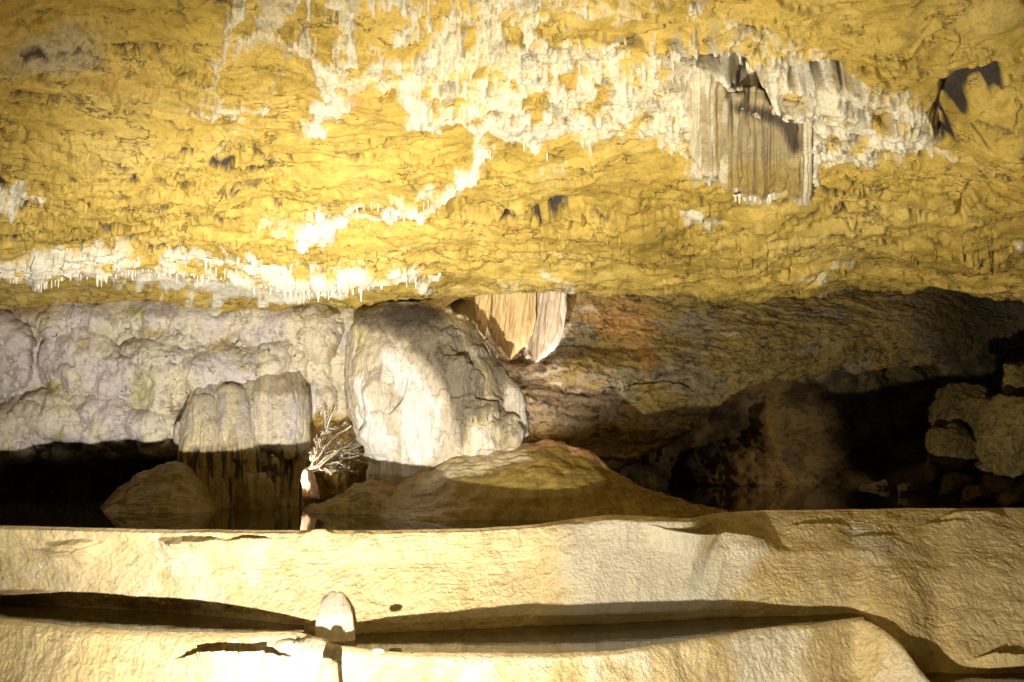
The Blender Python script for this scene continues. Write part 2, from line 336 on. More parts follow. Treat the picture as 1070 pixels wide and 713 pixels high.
        cal = cal*(1-.9*(1-sm(.75, 1.15, ell(WX, PY+4*fbm(PX/9, PY/9, 3, 3), cx, cy, rx, ry))))
    greyM = .8*body*sm(-.02, .2, fbm(PX/24., PY/40., 22., 4)+.25*sm(700, 760, PX)-.12)+.5*sm(.15, .45, fbm(x*1.1, S*1.3, 24., 4))*sm(150, 0, PX)
    greyM = np.maximum(greyM, .6*(1-sm(.2, 1.3, ell(PX, PY, 55, 52, 100, 28)+1.2*fbm(x*2, S*2, 2., 4))))
    grp = 1-sm(-8, 6, poly_sdf(WX, WY, [(690, 60), (740, 50), (790, 90), (850, 100), (850, 212), (780, 210), (720, 185)])); greyM = np.maximum(greyM, .7*grp)
    stainShadeM = .8*sm(.35, .8, pit)*sm(-.12, .12, fbm(x*2.5, S*2.5, 77., 3))+.55*sm(.4, .9, pit2)*sm(-.1, .2, fbm(x*3.5, S*3.5, 79., 3))
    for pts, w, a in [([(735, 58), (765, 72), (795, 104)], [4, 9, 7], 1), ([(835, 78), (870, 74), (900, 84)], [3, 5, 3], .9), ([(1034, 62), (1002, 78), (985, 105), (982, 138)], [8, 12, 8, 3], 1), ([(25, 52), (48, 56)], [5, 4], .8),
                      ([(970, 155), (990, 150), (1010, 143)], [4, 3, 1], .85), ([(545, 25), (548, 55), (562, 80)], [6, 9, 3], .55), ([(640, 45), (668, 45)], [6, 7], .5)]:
        stainShadeM = np.maximum(stainShadeM, a*stroke(WX, PY+6*fbm(PX/14, PY/14, 9, 4), pts, w, 4))  # paints the unlit hollows black, along with a few dark stains
    stainShadeM = stainShadeM*(1-.9*sm(.2, .6, cal)); stainShadeM = np.maximum(stainShadeM, .38*body*sm(.16, .34, fbm(PX/12., PY/16., 68., 5)))
    org = .55*sm(.18, .5, fbm(x*.8, S*1.3, 91., 4))+.7*stroke(WX, WY, [(355, 75), (375, 85)], [5, 4], 3)+.5*(1-sm(.4, 1.2, ell(WX, WY, 130, 90, 60, 20)))
    disp = disp+.03*sm(.2, .7, cal)+.05*sm(.2, .9, cal)*(fib+.6*fbm(PX/5., PY/16., 58., 4))
    # wandering cracks
    CX = PX+8*fbm(PX/22., PY/22., 3.5, 4); CY = PY+15*fbm(PX/30., PY/60., 8.5, 5)
    cr = [[(460, 212), (500, 221), (560, 222), (622, 215)], [(462, 211), (500, 220), (530, 223)], [(225, 137), (262, 140), (295, 150), (332, 152), (400, 166)], [(0, 96), (60, 100), (112, 126), (142, 118)], [(20, 18), (80, 12), (150, 20), (205, 28)], [(350, 155), (402, 165), (440, 170), (472, 179)],
          [(615, 170), (680, 175), (722, 183)], [(700, 252), (760, 240), (850, 226), (930, 231), (1000, 250), (1070, 240)], [(1013, 103), (1024, 119), (1044, 122)], [(160, 185), (205, 190), (262, 200)], [(0, 252), (60, 240), (122, 246)], [(60, 56), (110, 62), (135, 75)], [(400, 45), (440, 52), (460, 50)], [(850, 200), (900, 215), (960, 212)], [(940, 60), (990, 70), (1020, 50)]]
    rs = np.random.RandomState(3)
    for _ in range(64):
        ax = rs.uniform(-20, 1060); ay = rs.choice([rs.uniform(60, 290), rs.uniform(-10, 290)]); ln = rs.uniform(30, 110); sl = rs.normal(.05, .16); cr.append([(ax, ay), (ax+ln*.5, ay+ln*.5*sl+rs.normal(0, 3)), (ax+ln, ay+ln*sl)])
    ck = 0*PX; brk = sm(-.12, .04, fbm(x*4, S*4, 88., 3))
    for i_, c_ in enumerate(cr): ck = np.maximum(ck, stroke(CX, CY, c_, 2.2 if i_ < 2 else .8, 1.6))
    ck = ck*np.maximum(brk, sm(214, 208, abs(PY-215)+200)*0); disp = disp-.07*ck*(1-.6*sm(.2, .6, cal)); stainShadeM = np.maximum(stainShadeM, 1.*ck*(1-.8*sm(.2, .6, cal)))
    P = P+N*disp[..., None]
    vis = (PY > -80) & (PX > -60) & (PX < 1130)
    o = make('cave_ceiling', P, grid_faces(*PX.shape), M['ceiling'], (cal, stainShadeM*vis, org*.5), (greyM, 0*PX, 0*PX), origin=False)
    prop(o, 'ochre limestone overhang laced with white calcite above the pools', 'ceiling', kind='structure')
    return px, PY, P
CE = build_ceiling()
def ceil_pt(px, py):
    gx, PY, P = CE; j = int(np.argmin(abs(gx-px))); col = PY[:, j]; k = int(np.argmin(np.abs(col[:345]-py))); return P[k, j]

# ================================================================ FLOWSTONE TERRACES
KX = [-500, -200, 0, 80, 180, 250, 300, 322, 345, 400, 500, 560, 600, 640, 690, 725, 745, 800, 850, 895, 915, 935, 955, 972, 1000, 1070, 1300]
def kk(*v): return v
rim1 = kk(545, 545, 548, 550, 552, 553, 553, 553, 553, 553, 551, 547, 540, 536, 538, 541, 535, 532, 532, 531, 531, 530.5, 530, 530, 530, 530, 530)
r1z = kk(*([-.82]*11), -.80, -.76, -.72, -.74, -.76, *([-.765]*11))
base = kk(610, 615, 628, 634, 639, 646, 653, 657, 664, 661, 657, 654, 653, 651, 649, 647, 645, 644, 643, 640, 650, 664, 684, 700, 703, 700, 700)
bz = kk(-1.5, -1.5, -1.5, -1.5, -1.5, -1.5, -1.51, -1.53, *([-1.57]*12), -1.60, -1.68, -1.80, *([-1.95]*4))
rim2 = kk(632, 636, 645, 654, 659, 660, 659, 660, 673, 679, 681, 681, 680, 678, 672, 667, 664, 655, 651, 643, 651, 665, 688, 718, 722, 725, 725)
r2z = kk(-1.49, -1.49, -1.49, -1.49, -1.49, -1.49, -1.49, -1.51, *([-1.555]*11), -1.555, -1.57, -1.655, -1.785, *([-1.94]*4))
def mid_of(i):
    x = KX[i]; d1 = d_on(rim1[i], r1z[i]); d2 = d_on(base[i], bz[i])
    t = {True: .35, False: .5}[x < 740]
    if x < 740: py = 552+.35*(base[i]-552); d = d1+(d2-d1)*.30
    else: py = 531+.42*(base[i]-531); d = d1+(d2-d1)*(.62 if x < 900 else .56)
    if x in (600, 640, 690): py = 575; d = d2+.28
    return py, d
def build_terrace():
    px = arr((-500, -40, 8), (-40, 1110, 1.2), (1110, 1300, 8))
    st = []
    for i, x in enumerate(KX):
        d1 = float(d_on(rim1[i], r1z[i])); db = float(d_on(base[i], bz[i])); d2 = float(d_on(rim2[i], r2z[i])); pm, dm = mid_of(i)
        d2 = min(d2, db-.06)
        prof = [(27, -1.3), (d1+.7, -1.25), (d1+.10, -.90), (d1, r1z[i]), (d1-.07, r1z[i]-.035), (dm, float(z_on(pm, dm))), (db, bz[i]), (db-.06, bz[i]-.14), (min(d2+.12, db-.03), min(r2z[i], bz[i])-.12), (d2, r2z[i]),
                (d2-.06, r2z[i]-.03), (d2-.28, r2z[i]-.42), (d2-.75, min(r2z[i]-.75, -2.2)), (d2-1.4, -2.36), (-3, -2.4)]
        if x in (600, 640, 690): prof[4] = (d1-.2, r1z[i]-.05)
        st.append(prof)
    st = np.array(st)                      # key column, station, (d,z)
    A = np.stack([np.stack([np.interp(px, KX, st[:, k, c]) for c in (0, 1)], -1) for k in range(st.shape[1])], 0)   # station, col, 2
    A = gsm(A, 10, 1); A = gsm(A, 6, 1)
    for s_ in (3, 4, 9, 10): A[s_, :, 0] += .05*fbm(px/22., float(s_//9)*7, 0, 4)
    cnt = [16, 14, 10, 10, 85, 85, 10, 12, 14, 10, 60, 40, 14, 12]; lab = []
    R = []
    for k, n in enumerate(cnt):
        for t in np.linspace(0, 1, n, endpoint=False): R.append(A[k]+(A[k+1]-A[k])*t); lab.append(k)
    R.append(A[-1]); lab.append(len(cnt)-1); R = np.array(R); lab = np.array(lab)
    R = gsm(R, 3, 0)
    wob = .0
    D = R[..., 0]; Z = R[..., 1]+H
    X = (px[None, :]-535)/F*D/1.0*1.0
    # rows of the view: recompute x from the true direction
    P = np.stack([X, D, Z], -1); PXp, PYp = proj(P); P[..., 0] *= 1.0
    f = (D*cT+(Z-H)*sT); P[..., 0] = (px[None, :]-535)/F*f
    PX, PY = proj(P); x, y, z = P[..., 0], P[..., 1], P[..., 2]
    stp = np.linalg.norm(np.diff(P, axis=0), axis=-1); S = np.concatenate([np.zeros((1, PX.shape[1])), np.cumsum(stp, 0)], 0)
    S = S-S[np.argmax(lab == 3)][None, :]
    N = normals(P); N = N*np.sign(np.median(N[..., 2]))
    steep = sm(.98, .75, N[..., 2])
    riser = ((lab >= 4) & (lab <= 5))[:, None]; low = (lab >= 10)[:, None]
    fade = np.interp(np.arange(len(lab)), [0, np.argmax(lab == 3)-3, np.argmax(lab == 3), np.argmax(lab == 4)+14, np.argmax(lab == 6)-14, np.argmax(lab == 6), np.argmax(lab == 10), np.argmax(lab == 10)+8, len(lab)],
                     [1, .6, .12, 1, 1, .25, .25, 1, 1])[:, None]
    disp = .05*fbm(x*1.1, S*1.1, 3., 3)*1.0+.022*fbm(x*3., S*2.6, 13., 4)
    # small flow lobes (overlapping scales)
    wx = x+.05*fbm(x*6, S*6, 3, 3)
    rip = fbm(wx*19+3*fbm(x*2, S*2, 5, 2), S*13, 1., 4, ridge=True); disp = disp+.010*(rip-.2)+.005*fbm(x*38, S*30, 6., 3)
    ribs = fbm(wx*24, S*3.5, 2., 3, ridge=True); ribz = sm(330, 180, PX)*low+.55*sm(700, 860, PX)*riser+.5*low
    disp = disp+.011*ribz*ribs
    cross = fbm(x*4+.6*fbm(x*3, S*3, 7, 3), S*26, 9., 3, ridge=True); disp = disp+.012*sm(.0, .4, fbm(x*1.2, S*2, 9., 2)+.15)*cross*riser
    diag = fbm((x*.7+S)*20+.5*fbm(x*8, S*8, 1, 2), (x-S*.7)*3.0, 4., 4, ridge=True)
    disp = disp+.008*diag*riser*sm(760, 640, PX)
    isb = sm(545, 580, PX+6*fbm(S*4, x*4, 0, 2))*sm(742, 722, PX-.45*(PY-545))*riser
    disp = disp*(1-.55*isb)+.030*isb*fbm(x*2.2+.5*S, S*.8, 17., 3, ridge=True)
    disp = disp*fade
    disp = disp+.10*np.clip(1-ell(PX, PY, 326, 684, 24, 17)**2, 0, 1)**.7*(lab >= 9)[:, None]+.05*np.clip(1-ell(PX, PY, 300, 676, 16, 8)**2, 0, 1)*(lab >= 9)[:, None]
    def bench(pts, amp, dec):
        xs = [p[0] for p in pts]; ln = np.interp(PX, xs, [p[1] for p in pts])+1.2*fbm(x*7, 4., 5, 3); q_ = PY-ln
        win = sm(xs[0], xs[0]+.35*(xs[-1]-xs[0]), PX)*sm(xs[-1], xs[-1]-.35*(xs[-1]-xs[0]), PX)
        return amp*win*sm(0, 2.2, q_)*np.exp(-np.clip(q_-2.2, 0, None)/dec)
    for pts, amp, dec in [([(46, 566), (84, 562), (104, 564)], .10, 12), ([(160, 562), (200, 559), (245, 563)], .14, 14), ([(234, 563), (262, 561), (290, 563)], .08, 10), ([(815, 549), (895, 550)], .045, 14), ([(885, 562), (945, 558)], .035, 12),
                       ([(955, 550), (1015, 549)], .045, 13), ([(975, 540), (1015, 539), (1060, 540)], .07, 13), ([(670, 545), (700, 552), (738, 562), (768, 570), (830, 573)], .13, 24), ([(310, 558), (350, 556)], .06, 8),
                       ([(-60, 616), (22, 615), (70, 617)], .12, 10), ([(176, 688), (225, 686), (275, 685), (318, 687)], .15, 34), ([(20, 573), (80, 571), (120, 563)], .05, 9), ([(1010, 688), (1090, 692)], .12, 12)]:
        disp = disp+bench(pts, amp, dec)*(lab >= 4)[:, None]
    # grooved edge round the pale cone, smooth swelling at the centre
    disp = disp+.05*(1-sm(.3, 1.2, ell(PX, PY, 378, 572, 16, 16)))
    P = P+N*disp[..., None]
    grey = .85*isb*sm(560, 620, PX)*sm(735, 700, PX-.45*(PY-545))+.25*sm(.1, .5, fbm(x*1.2, S*1.2, 33., 4))
    org = .45*sm(.0, .4, fbm(x*1.0, S*1.4, 43., 4)+.15*sm(700, 900, PX))+.12*sm(760, 900, PX)
    cal = .6*sm(.05, .4, fbm(x*1.3, S*.8, 53., 4)+.15*low)
    st_ = .5*sm(.25, .5, fbm(x*6, S*10, 63., 4))*sm(.12, .02, np.abs(S))*0
    bed = (lab <= 2)[:, None]|((lab >= 6)&(lab <= 8))[:, None]
    L = np.broadcast_to(lab[:, None], PX.shape)
    fx = (PX[:-1, :-1]+PX[1:, 1:])/2; fl = L[:-1, :-1]; fp = (PY[:-1, :-1]+PY[1:, 1:])/2
    sc = px[None, :-1]+0*fx
    iss = isb[:-1, :-1] > .5
    Q = grid_faces(*PX.shape).reshape(PX.shape[0]-1, PX.shape[1]-1, 4)
    up = (fl >= 2) & (fl <= 5); lo = (fl >= 8) & (fl <= 12)
    bul = up & (sc > 560) & (sc-.0*(fp) < np.clip(722+.12*(fp-540), 700, 745))
    regs = {'bed': ~(up | lo), 'dam': up & ~bul & (sc <= 640), 'bulge': bul, 'slope': up & ~bul & (sc > 640), 'low_l': lo & (sc < 333), 'low_c': lo & (sc >= 333)}
    info = {'bed': ('cave_floor', 'pale flowstone floor under the pools', 'floor'), 'dam': ('rimstone_dam', 'long cream rimstone dam holding back the dark upper pool, left of the grey bulge', 'rimstone dam'),
            'bulge': ('flowstone_bulge', 'smooth greyish rounded flowstone bulge swelling from the dam at the centre', 'flowstone'),
            'slope': ('flowstone_slope', 'wide golden flowstone slope running down the right side of the terrace', 'flowstone'),
            'low_l': ('rimstone_dam', 'lower left cream rimstone terrace with fine vertical ribs', 'rimstone dam'), 'low_c': ('rimstone_dam', 'bright lower centre rimstone terrace in front of the long pool', 'rimstone dam')}
    for k, m in regs.items():
        q = Q[m]; u, inv = np.unique(q.ravel(), return_inverse=True); q2 = inv.reshape(-1, 4)
        a = [v*np.ones(PX.shape) for v in (cal, st_, org)]; g = [grey, 0*PX, np.ones(PX.shape)*.15]
        o = make(info[k][0], P.reshape(-1, 3)[u], q2, M['flow'], [v.ravel()[u] for v in a], [v.ravel()[u] for v in g])
        if k == 'bed': prop(o, info[k][1], info[k][2], kind='structure')
        else: prop(o, info[k][1], info[k][2])
    return px, A
TE = build_terrace()

# water sheets ---------------------------------------------------
def sheet(name, front, back, zr, mat, label):
    f = np.array(front); b = np.array(back); n = len(f)
    V = np.concatenate([np.column_stack([f, np.full(n, zr+H)]), np.column_stack([b, np.full(n, zr+H)])])
    Q = np.array([[i, i+1, n+i+1, n+i] for i in range(n-1)])
    o = make(name, V, Q, mat, smooth=False); prop(o, label, 'pool', kind='structure'); return o
def xat(px, d, zr): return (px-535)/F*(d*cT+zr*sT)
g, A = TE
sel = [i for i in range(0, len(g), 3)]
fr = [(xat(g[i], A[3, i, 0]+.012, -.84), A[3, i, 0]+.012) for i in sel]; bk = [(xat(g[i], 26.5, -.84), 26.5) for i in sel]
sheet('pool_water', fr, bk, -.84, M['water'], 'dark still water of the upper pool')
def pool(a, b, zr, mat, label, off=.012):
    s = [i for i in range(0, len(g), 2) if a <= g[i] <= b]
    f = [(xat(g[i], A[9, i, 0]+off, zr), A[9, i, 0]+off) for i in s]; k = [(xat(g[i], A[6, i, 0]+.12, zr), A[6, i, 0]+.12) for i in s]
    sheet('pool_water', f, k, zr, mat, label)
pool(-400, 320, -1.507, M['water2'], 'dark water of the lower left pool')
pool(338, 905, -1.572, M['water2'], 'dark water of the long lower pool')
pool(968, 1290, -1.96, M['water2'], 'dark water at the foot of the right slope')
# small basin on the lower left terrace
bd = [(xat(x_, float(d_on(687, -1.70)), -1.70), float(d_on(687, -1.70))) for x_ in (196, 210, 230, 260, 285, 300)]
# ================================================================ relief walls
def wall(name, px, py_rows, depth, mat, masks, label, cat, disp, kind='structure'):
    """py_rows: (n rows) array or function; depth(PX,PY,T)"""
    PX = np.broadcast_to(px[None, :], (len(py_rows), len(px))); PY = np.stack([np.broadcast_to(r, px.shape) for r in py_rows])
    D = depth(PX, PY); P = at(PX, PY, D); N = face_cam(P, normals(P)); P = P+N*disp(PX, PY, P)[..., None]
    a, b = masks(PX, PY, P)
    o = make(name, P, grid_faces(*PX.shape), mat, a, b, origin=False)
    prop(o, label, cat, kind=kind); return PX, PY, P
LUMPS = [(6, 372, 30, 42, .45), (86, 382, 44, 42, .42), (70, 390, 22, 30, .5), (120, 392, 20, 28, .48), (162, 392, 38, 48, .5), (165, 400, 24, 40, .55), (205, 335, 55, 30, .40), (150, 330, 34, 26, .38), (108, 330, 38, 24, .36),
         (62, 330, 36, 22, .30), (45, 440, 62, 30, .45), (10, 450, 34, 30, .5), (108, 440, 40, 34, .5), (150, 448, 42, 26, .55), (228, 388, 44, 34, .5), (290, 385, 36, 30, .5), (280, 335, 42, 32, .40), (328, 345, 26, 34, .42), (250, 430, 60, 30, .4),
         (330, 400, 22, 40, .2), (430, 320, 70, 26, .4), (500, 325, 40, 24, .55), (488, 335, 26, 18, .6)]
def wl_depth(PX, PY):
    wxp = PX+26*fbm(PX/40., PY/40., 1., 5); wyp = PY+22*fbm(PX/40., PY/40., 7., 5)
    h = np.zeros(PX.shape)
    for cx, cy, rx, ry, a in LUMPS:
        r = ell(wxp, wyp, cx, cy, rx, ry); h = np.maximum(h, a*np.sqrt(np.clip(1-r*r, 0, 1)))
    edge = kx(PX, [-400, 0, 30, 80, 150, 190, 320, 380, 640], [472, 480, 472, 474, 470, 468, 480, 500, 500])+4*fbm(PX/12., 1., 0, 3)
    rec = sm(0, 14, PY-edge)*kx(PX, [-400, 180, 200, 320, 360, 640], [1.5, 1.5, .6, .1, .0, .0])
    back = kx(PX, [-400, 0, 200, 330, 400, 640], [12.3, 12.3, 12.5, 12.7, 12.7, 13.2])+2.2*sm(500, 548, PX)
    return back-h*.8+rec+.3*sm(340, 300, PY)
def wl_disp(PX, PY, P):
    x, z = P[..., 0], P[..., 2]
    d = .16*fbm(x*1.6, z*1.8, 1., 6)+.030*fbm(x*8, z*3.2, 5., 5, ridge=True)*sm(300, 340, PY)+.010*fbm(x*16, z*12, 8., 4)+.035*fbm(x*2.5, z*2.5, 18., 4, ridge=True)
    dr = sm(465, 490, PY); return d+dr*.10*fbm(x*5.5, z*.9, 3., 3, ridge=True)
def wl_masks(PX, PY, P):
    x, z = P[..., 0], P[..., 2]; WX = PX+26*fbm(x*4, z*4, 2, 5); WY = PY+22*fbm(x*4, z*4, 12, 5)
    org = np.zeros(PX.shape)
    for e in [(42, 352, 15, 14), (160, 345, 15, 7), (232, 358, 12, 6), (88, 355, 12, 9), (255, 384, 8, 6), (110, 412, 10, 4), (50, 405, 30, 8), (345, 365, 16, 12), (195, 318, 22, 6), (20, 325, 60, 12), (78, 470, 30, 6)]:
        org = np.maximum(org, .62*(1-sm(.2, 1.25, ell(WX, WY, *e))))
    org = np.maximum(org, .9*sm(468, 476, PY)*sm(318, 326, PX)*sm(392, 384, PX)); org = np.maximum(org, .8*sm(318, 330, WX)*sm(400, 440, WY)*sm(420, 380, PX))
    cream = .85*sm(-.05, .3, fbm(x*1.6, z*1.0, 21., 4)+.2*sm(60, 10, np.abs(PX-175))*sm(350, 380, PY)+.25*sm(200, 320, PX)-.05)
    grey = .9*sm(-.1, .2, fbm(x*1.3, z*1.3, 31., 4)+.12+.25*sm(440, 470, PY))
    grn = np.zeros(PX.shape)
    for e in [(60, 450, 16, 10), (140, 325, 16, 12), (5, 470, 12, 12), (150, 410, 20, 25)]: grn = np.maximum(grn, .7*(1-sm(.3, 1.2, ell(WX, WY, *e))))
    st = .8*sm(.22, .4, fbm(x*5, z*5, 41., 5))*sm(.1, .3, fbm(x*1.2, z*1.2, 43., 2))*.6
    shade_brn = sm(476, 500, WY)*sm(200, 185, PX); st = np.maximum(st, .35*shade_brn*sm(-.2, .2, fbm(x*4, z*1., 47., 3)))  # shade under the left lobes painted in as brown and stain
    org = np.maximum(org, .9*shade_brn)
    return (cream*.75*(1-.9*org), st, org), (grey*(1-cream*.5)*(1-.95*org), grn, .2+0*PX)
wall('cave_wall', arr((-500, -30, 10), (-30, 548, 1.25)), np.arange(284, 566, 1.25), wl_depth, M['wall'], wl_masks, 'grey and cream flowstone wall with rounded lobes behind the pool', 'wall', wl_disp)

# right wall with an overhanging lower edge
pxr = arr((470, 1090, 1.4), (1090, 1500, 10))
ER = kx(pxr, [470, 560, 600, 640, 665, 700, 740, 780, 800, 860, 930, 1000, 1040, 1080, 1300], [530, 530, 528, 492, 478, 462, 430, 402, 396, 389, 384, 374, 352, 340, 340])+3*fbm(pxr/22., 2., 0, 4)*2
rows = [290+(ER-290)*t for t in np.linspace(0, 1, 165)]+[ER-14*t for t in np.linspace(.15, 1, 16)]
_T = np.concatenate([np.zeros(165), np.linspace(.15, 1, 16)])
def wr_depth(PX, PY):
    t = (PY-290)/(np.maximum(ER-290, 1))[None, :]
    d = kx(PX, [470, 560, 640, 800, 1070, 1300], [13.4, 13.6, 14.0, 14.6, 15.2, 15.5])+0*PY
    d = d-.5*sm(.3, .7, t)*sm(1000, 700, PX)-.35*np.clip(1-ell(PX, PY, 615, 385, 80, 22)**2, 0, 1)-.25*np.clip(1-ell(PX, PY, 900, 340, 160, 36)**2, 0, 1)+.9*sm(960, 1060, PX)
    return d+3.2*_T[:, None]
def wr_disp(PX, PY, P):
    x, z = P[..., 0], P[..., 2]; u = z+.12*x
    b = (u*2.2+.6*fbm(x*.8, u*2, 1., 5))*2.2; fr = b-np.floor(b)
    d = .11*fbm(x*.9, u*1.6, 4., 5)+.028*(sm(0, .12, fr)-fr)+.035*fbm(x*5, u*8, 6., 5)+.030*fbm(x*11, u*15, 9., 5, ridge=True)+.02*fbm(x*5, u*5, 19., 4)
    d = d+.10*stroke(PX, PY, [(590, 402), (630, 404), (700, 398)], [3, 4, 2], 3)-.16*stroke(PX, PY+3*fbm(x*5, u*5, 3, 2), [(632, 404), (670, 400), (700, 398), (722, 402)], 1.6, 2)
    return d*(1-_T[:, None]*.5)
def wr_masks(PX, PY, P):
    x, z = P[..., 0], P[..., 2]; WX = PX+8*fbm(x*3, z*3, 2, 4); WY = PY+8*fbm(x*3, z*3, 12, 4)
    org = np.maximum(.7*(1-sm(.2, 1.2, ell(WX, WY, 645, 335, 60, 28))), .6*sm(.1, .4, fbm(x*1.4, z*2, 5., 4)))
    grey = sm(-.05, .25, fbm(x*1., z*2., 15., 4)+.2*sm(350, 390, PY)*sm(760, 660, PX)-.05)
    cal = np.maximum(.35*sm(.12, .34, fbm(x*2.5, z*6, 25., 5))*sm(760, 650, PX), .9*stroke(WX, WY, [(585, 312), (590, 340), (575, 370), (556, 384)], [3, 3, 3, 2], 2))
    for pts, w in [([(600, 325), (620, 322)], [4, 3]), ([(545, 392), (600, 388)], 1.3), ([(570, 400), (620, 404)], 1.2), ([(735, 345), (770, 350)], 2)]: cal = np.maximum(cal, .7*stroke(WX, WY, pts, w, 2))
    st = .6*sm(.12, .3, fbm(x*5, z*12, 35., 5))
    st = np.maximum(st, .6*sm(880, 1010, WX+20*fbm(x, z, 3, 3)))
    return (cal, st, org), (grey, 0*PX, .1+0*PX)
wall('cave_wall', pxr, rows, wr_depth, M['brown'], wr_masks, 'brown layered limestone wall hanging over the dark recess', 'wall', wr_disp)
# deep back wall of the recess
def wd_depth(PX, PY):
    return kx(PX, [560, 640, 700, 800, 900, 960, 1100, 1500], [15.5, 15.4, 16.0, 16.6, 17.8, 19.6, 22.0, 23.])+.012*(540-PY)*0-.7*np.clip(1-ell(PX, PY, 790, 500, 80, 45)**2, 0, 1)-.25*np.clip(1-ell(PX, PY, 808, 445, 22, 35)**2, 0, 1)-1.4*np.clip(1-ell(PX, PY, 905, 520, 60, 26)**2, 0, 1)
def wd_disp(PX, PY, P):
    x, z = P[..., 0], P[..., 2]; return .35*fbm(x*.8, z*1.4, 4., 5)+.14*fbm(x*3, z*4, 6., 6)+.05*fbm(x*9, z*9, 6., 4, ridge=True)
def wd_masks(PX, PY, P):
    x, z = P[..., 0], P[..., 2]; WX = PX+26*fbm(x*1.5, z*2, 2, 5); WY = PY+26*fbm(x*1.5, z*2, 12, 5)
    pale = np.maximum(1-sm(.5, 1.1, ell(WX, WY, 808, 445, 16, 30)), 1-sm(.5, 1.2, ell(WX, WY, 790, 505, 55, 35)))  # lit patch of the recess, painted in by thinning the dark layer
    return (.25*sm(.2, .5, fbm(x*2, z*4, 5., 4)), .6*(1-pale)*sm(-.2, .15, fbm(x*1.3, z*1.8, 8., 4)), pale*.3), (0*PX+.4*(1-pale), 0*PX, .1+0*PX)  # dark layer around the patch stands in for missing light
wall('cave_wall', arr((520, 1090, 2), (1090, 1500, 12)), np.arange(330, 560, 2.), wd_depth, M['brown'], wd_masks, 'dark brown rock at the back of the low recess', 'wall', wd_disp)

# ================================================================ lofted bodies
def loft(name, rows, dc, tf, mat, disp=None, masks=None, nr=160, nt=200, parent=None, dshift=None, power=2., cap=True):
    """rows: (row, left, right) outline; dc distance of the axis; tf depth/width"""
    r = np.array(rows, float); py = np.linspace(r[0, 0], r[-1, 0], nr); Lf = np.interp(py, r[:, 0], r[:, 1]); Rt = np.interp(py, r[:, 0], r[:, 2])
    k = max(1, nr//40); Lf = gsm(Lf, k, 0); Rt = gsm(Rt, k, 0)
    cx = (Lf+Rt)/2; hw = np.maximum((Rt-Lf)/2, .15); dcv = np.interp(py, r[:, 0], [dc]*len(r)) if dshift is None else np.interp(py, [a for a, b in dshift], [b for a, b in dshift])
    ce = at(cx, py, dcv); ed = at(cx+hw, py, dcv); rx = ed[:, 0]-ce[:, 0]
    tt = np.interp(py, [a for a, b in tf], [b for a, b in tf]) if isinstance(tf, list) else tf
    ry = rx*tt; th = np.linspace(0, 2*np.pi, nt, endpoint=False)
    c, s = np.cos(th), np.sin(th); c = np.sign(c)*np.abs(c)**(2/power); s = np.sign(s)*np.abs(s)**(2/power)
    P = np.stack([ce[:, None, 0]+rx[:, None]*c, ce[:, None, 1]+ry[:, None]*s, np.broadcast_to(ce[:, None, 2], (nr, nt))], -1)
    N = normals(P, True); cen = ce[:, None, :]; sg = ((P-cen)*N).sum(-1); N = N*np.sign(np.median(sg))
    PX, PY = proj(P)
    if disp is not None: P = P+N*(disp(PX, PY, P)*np.minimum(1, np.minimum(np.arange(nr), np.arange(nr)[::-1])/3.)[:, None])[..., None]
    a, b = masks(PX, PY, P) if masks else ((0*PX,)*3, (0*PX,)*3)
    o = make(name, P, grid_faces(nr, nt, True, True), mat, a, b, parent=parent)
    return o
def flute(ax=14, az=1.6, amp=.03, big=.05):
    return lambda PX, PY, P: big*fbm(P[..., 0]*2.2, P[..., 2]*1.5, P[..., 1]*1.2, 3)+amp*1.3*fbm((PX-535)/F*11.7*ax*.5, P[..., 2]*az*.6, P[..., 1]*.3, 4, ridge=True)+amp*.4*fbm((PX-535)/F*11.7*ax*1.7, P[..., 2]*az*4, P[..., 1]*.5, 4)

# --- the big dome
def dome_disp(PX, PY, P):
    x, y, z = P[..., 0], P[..., 1], P[..., 2]
    d = .06*fbm(x*1.6, z*1.2, y*1.6, 3)+.034*fbm(x*7, z*1.5, y*3, 5, ridge=True)*sm(325, 370, PY)+.016*fbm(x*18, z*7, y*8, 4)+.015*fbm(x*5, z*9, y*3, 4)
    # hanging lobes
    for cx, cy, rx, ry, a in [(392, 400, 24, 60, .10), (405, 430, 20, 48, .10), (430, 440, 22, 40, .06), (465, 380, 50, 50, .05), (510, 420, 26, 46, .06), (502, 455, 17, 40, .13), (535, 435, 14, 50, .10), (398, 455, 22, 26, .08)]:
        d = d+1.1*a*np.clip(1-ell(PX+14*fbm(x*3, z*2, 4, 4), PY+16*fbm(x*3, z*2, 14, 4), cx, cy, rx, ry)**2, 0, 1)
    d = d-.14*stroke(PX, PY, [(424, 398), (419, 415), (412, 430)], [1, 3, 1.5], 3)
    d = d-.10*stroke(PX, PY, [(372, 388), (384, 440), (386, 470)], 1.2, 3)
    d = d-.06*stroke(PX, PY, [(498, 420), (512, 424)], 3, 3)
    d = d+.03*sm(.1, .3, fbm(x*5, z*5, y*5, 4))*sm(430, 475, PX)+.05*fbm(x*3.5, z*.8, y*1.5+6, 3, ridge=True)*sm(340, 400, PY)
    return d
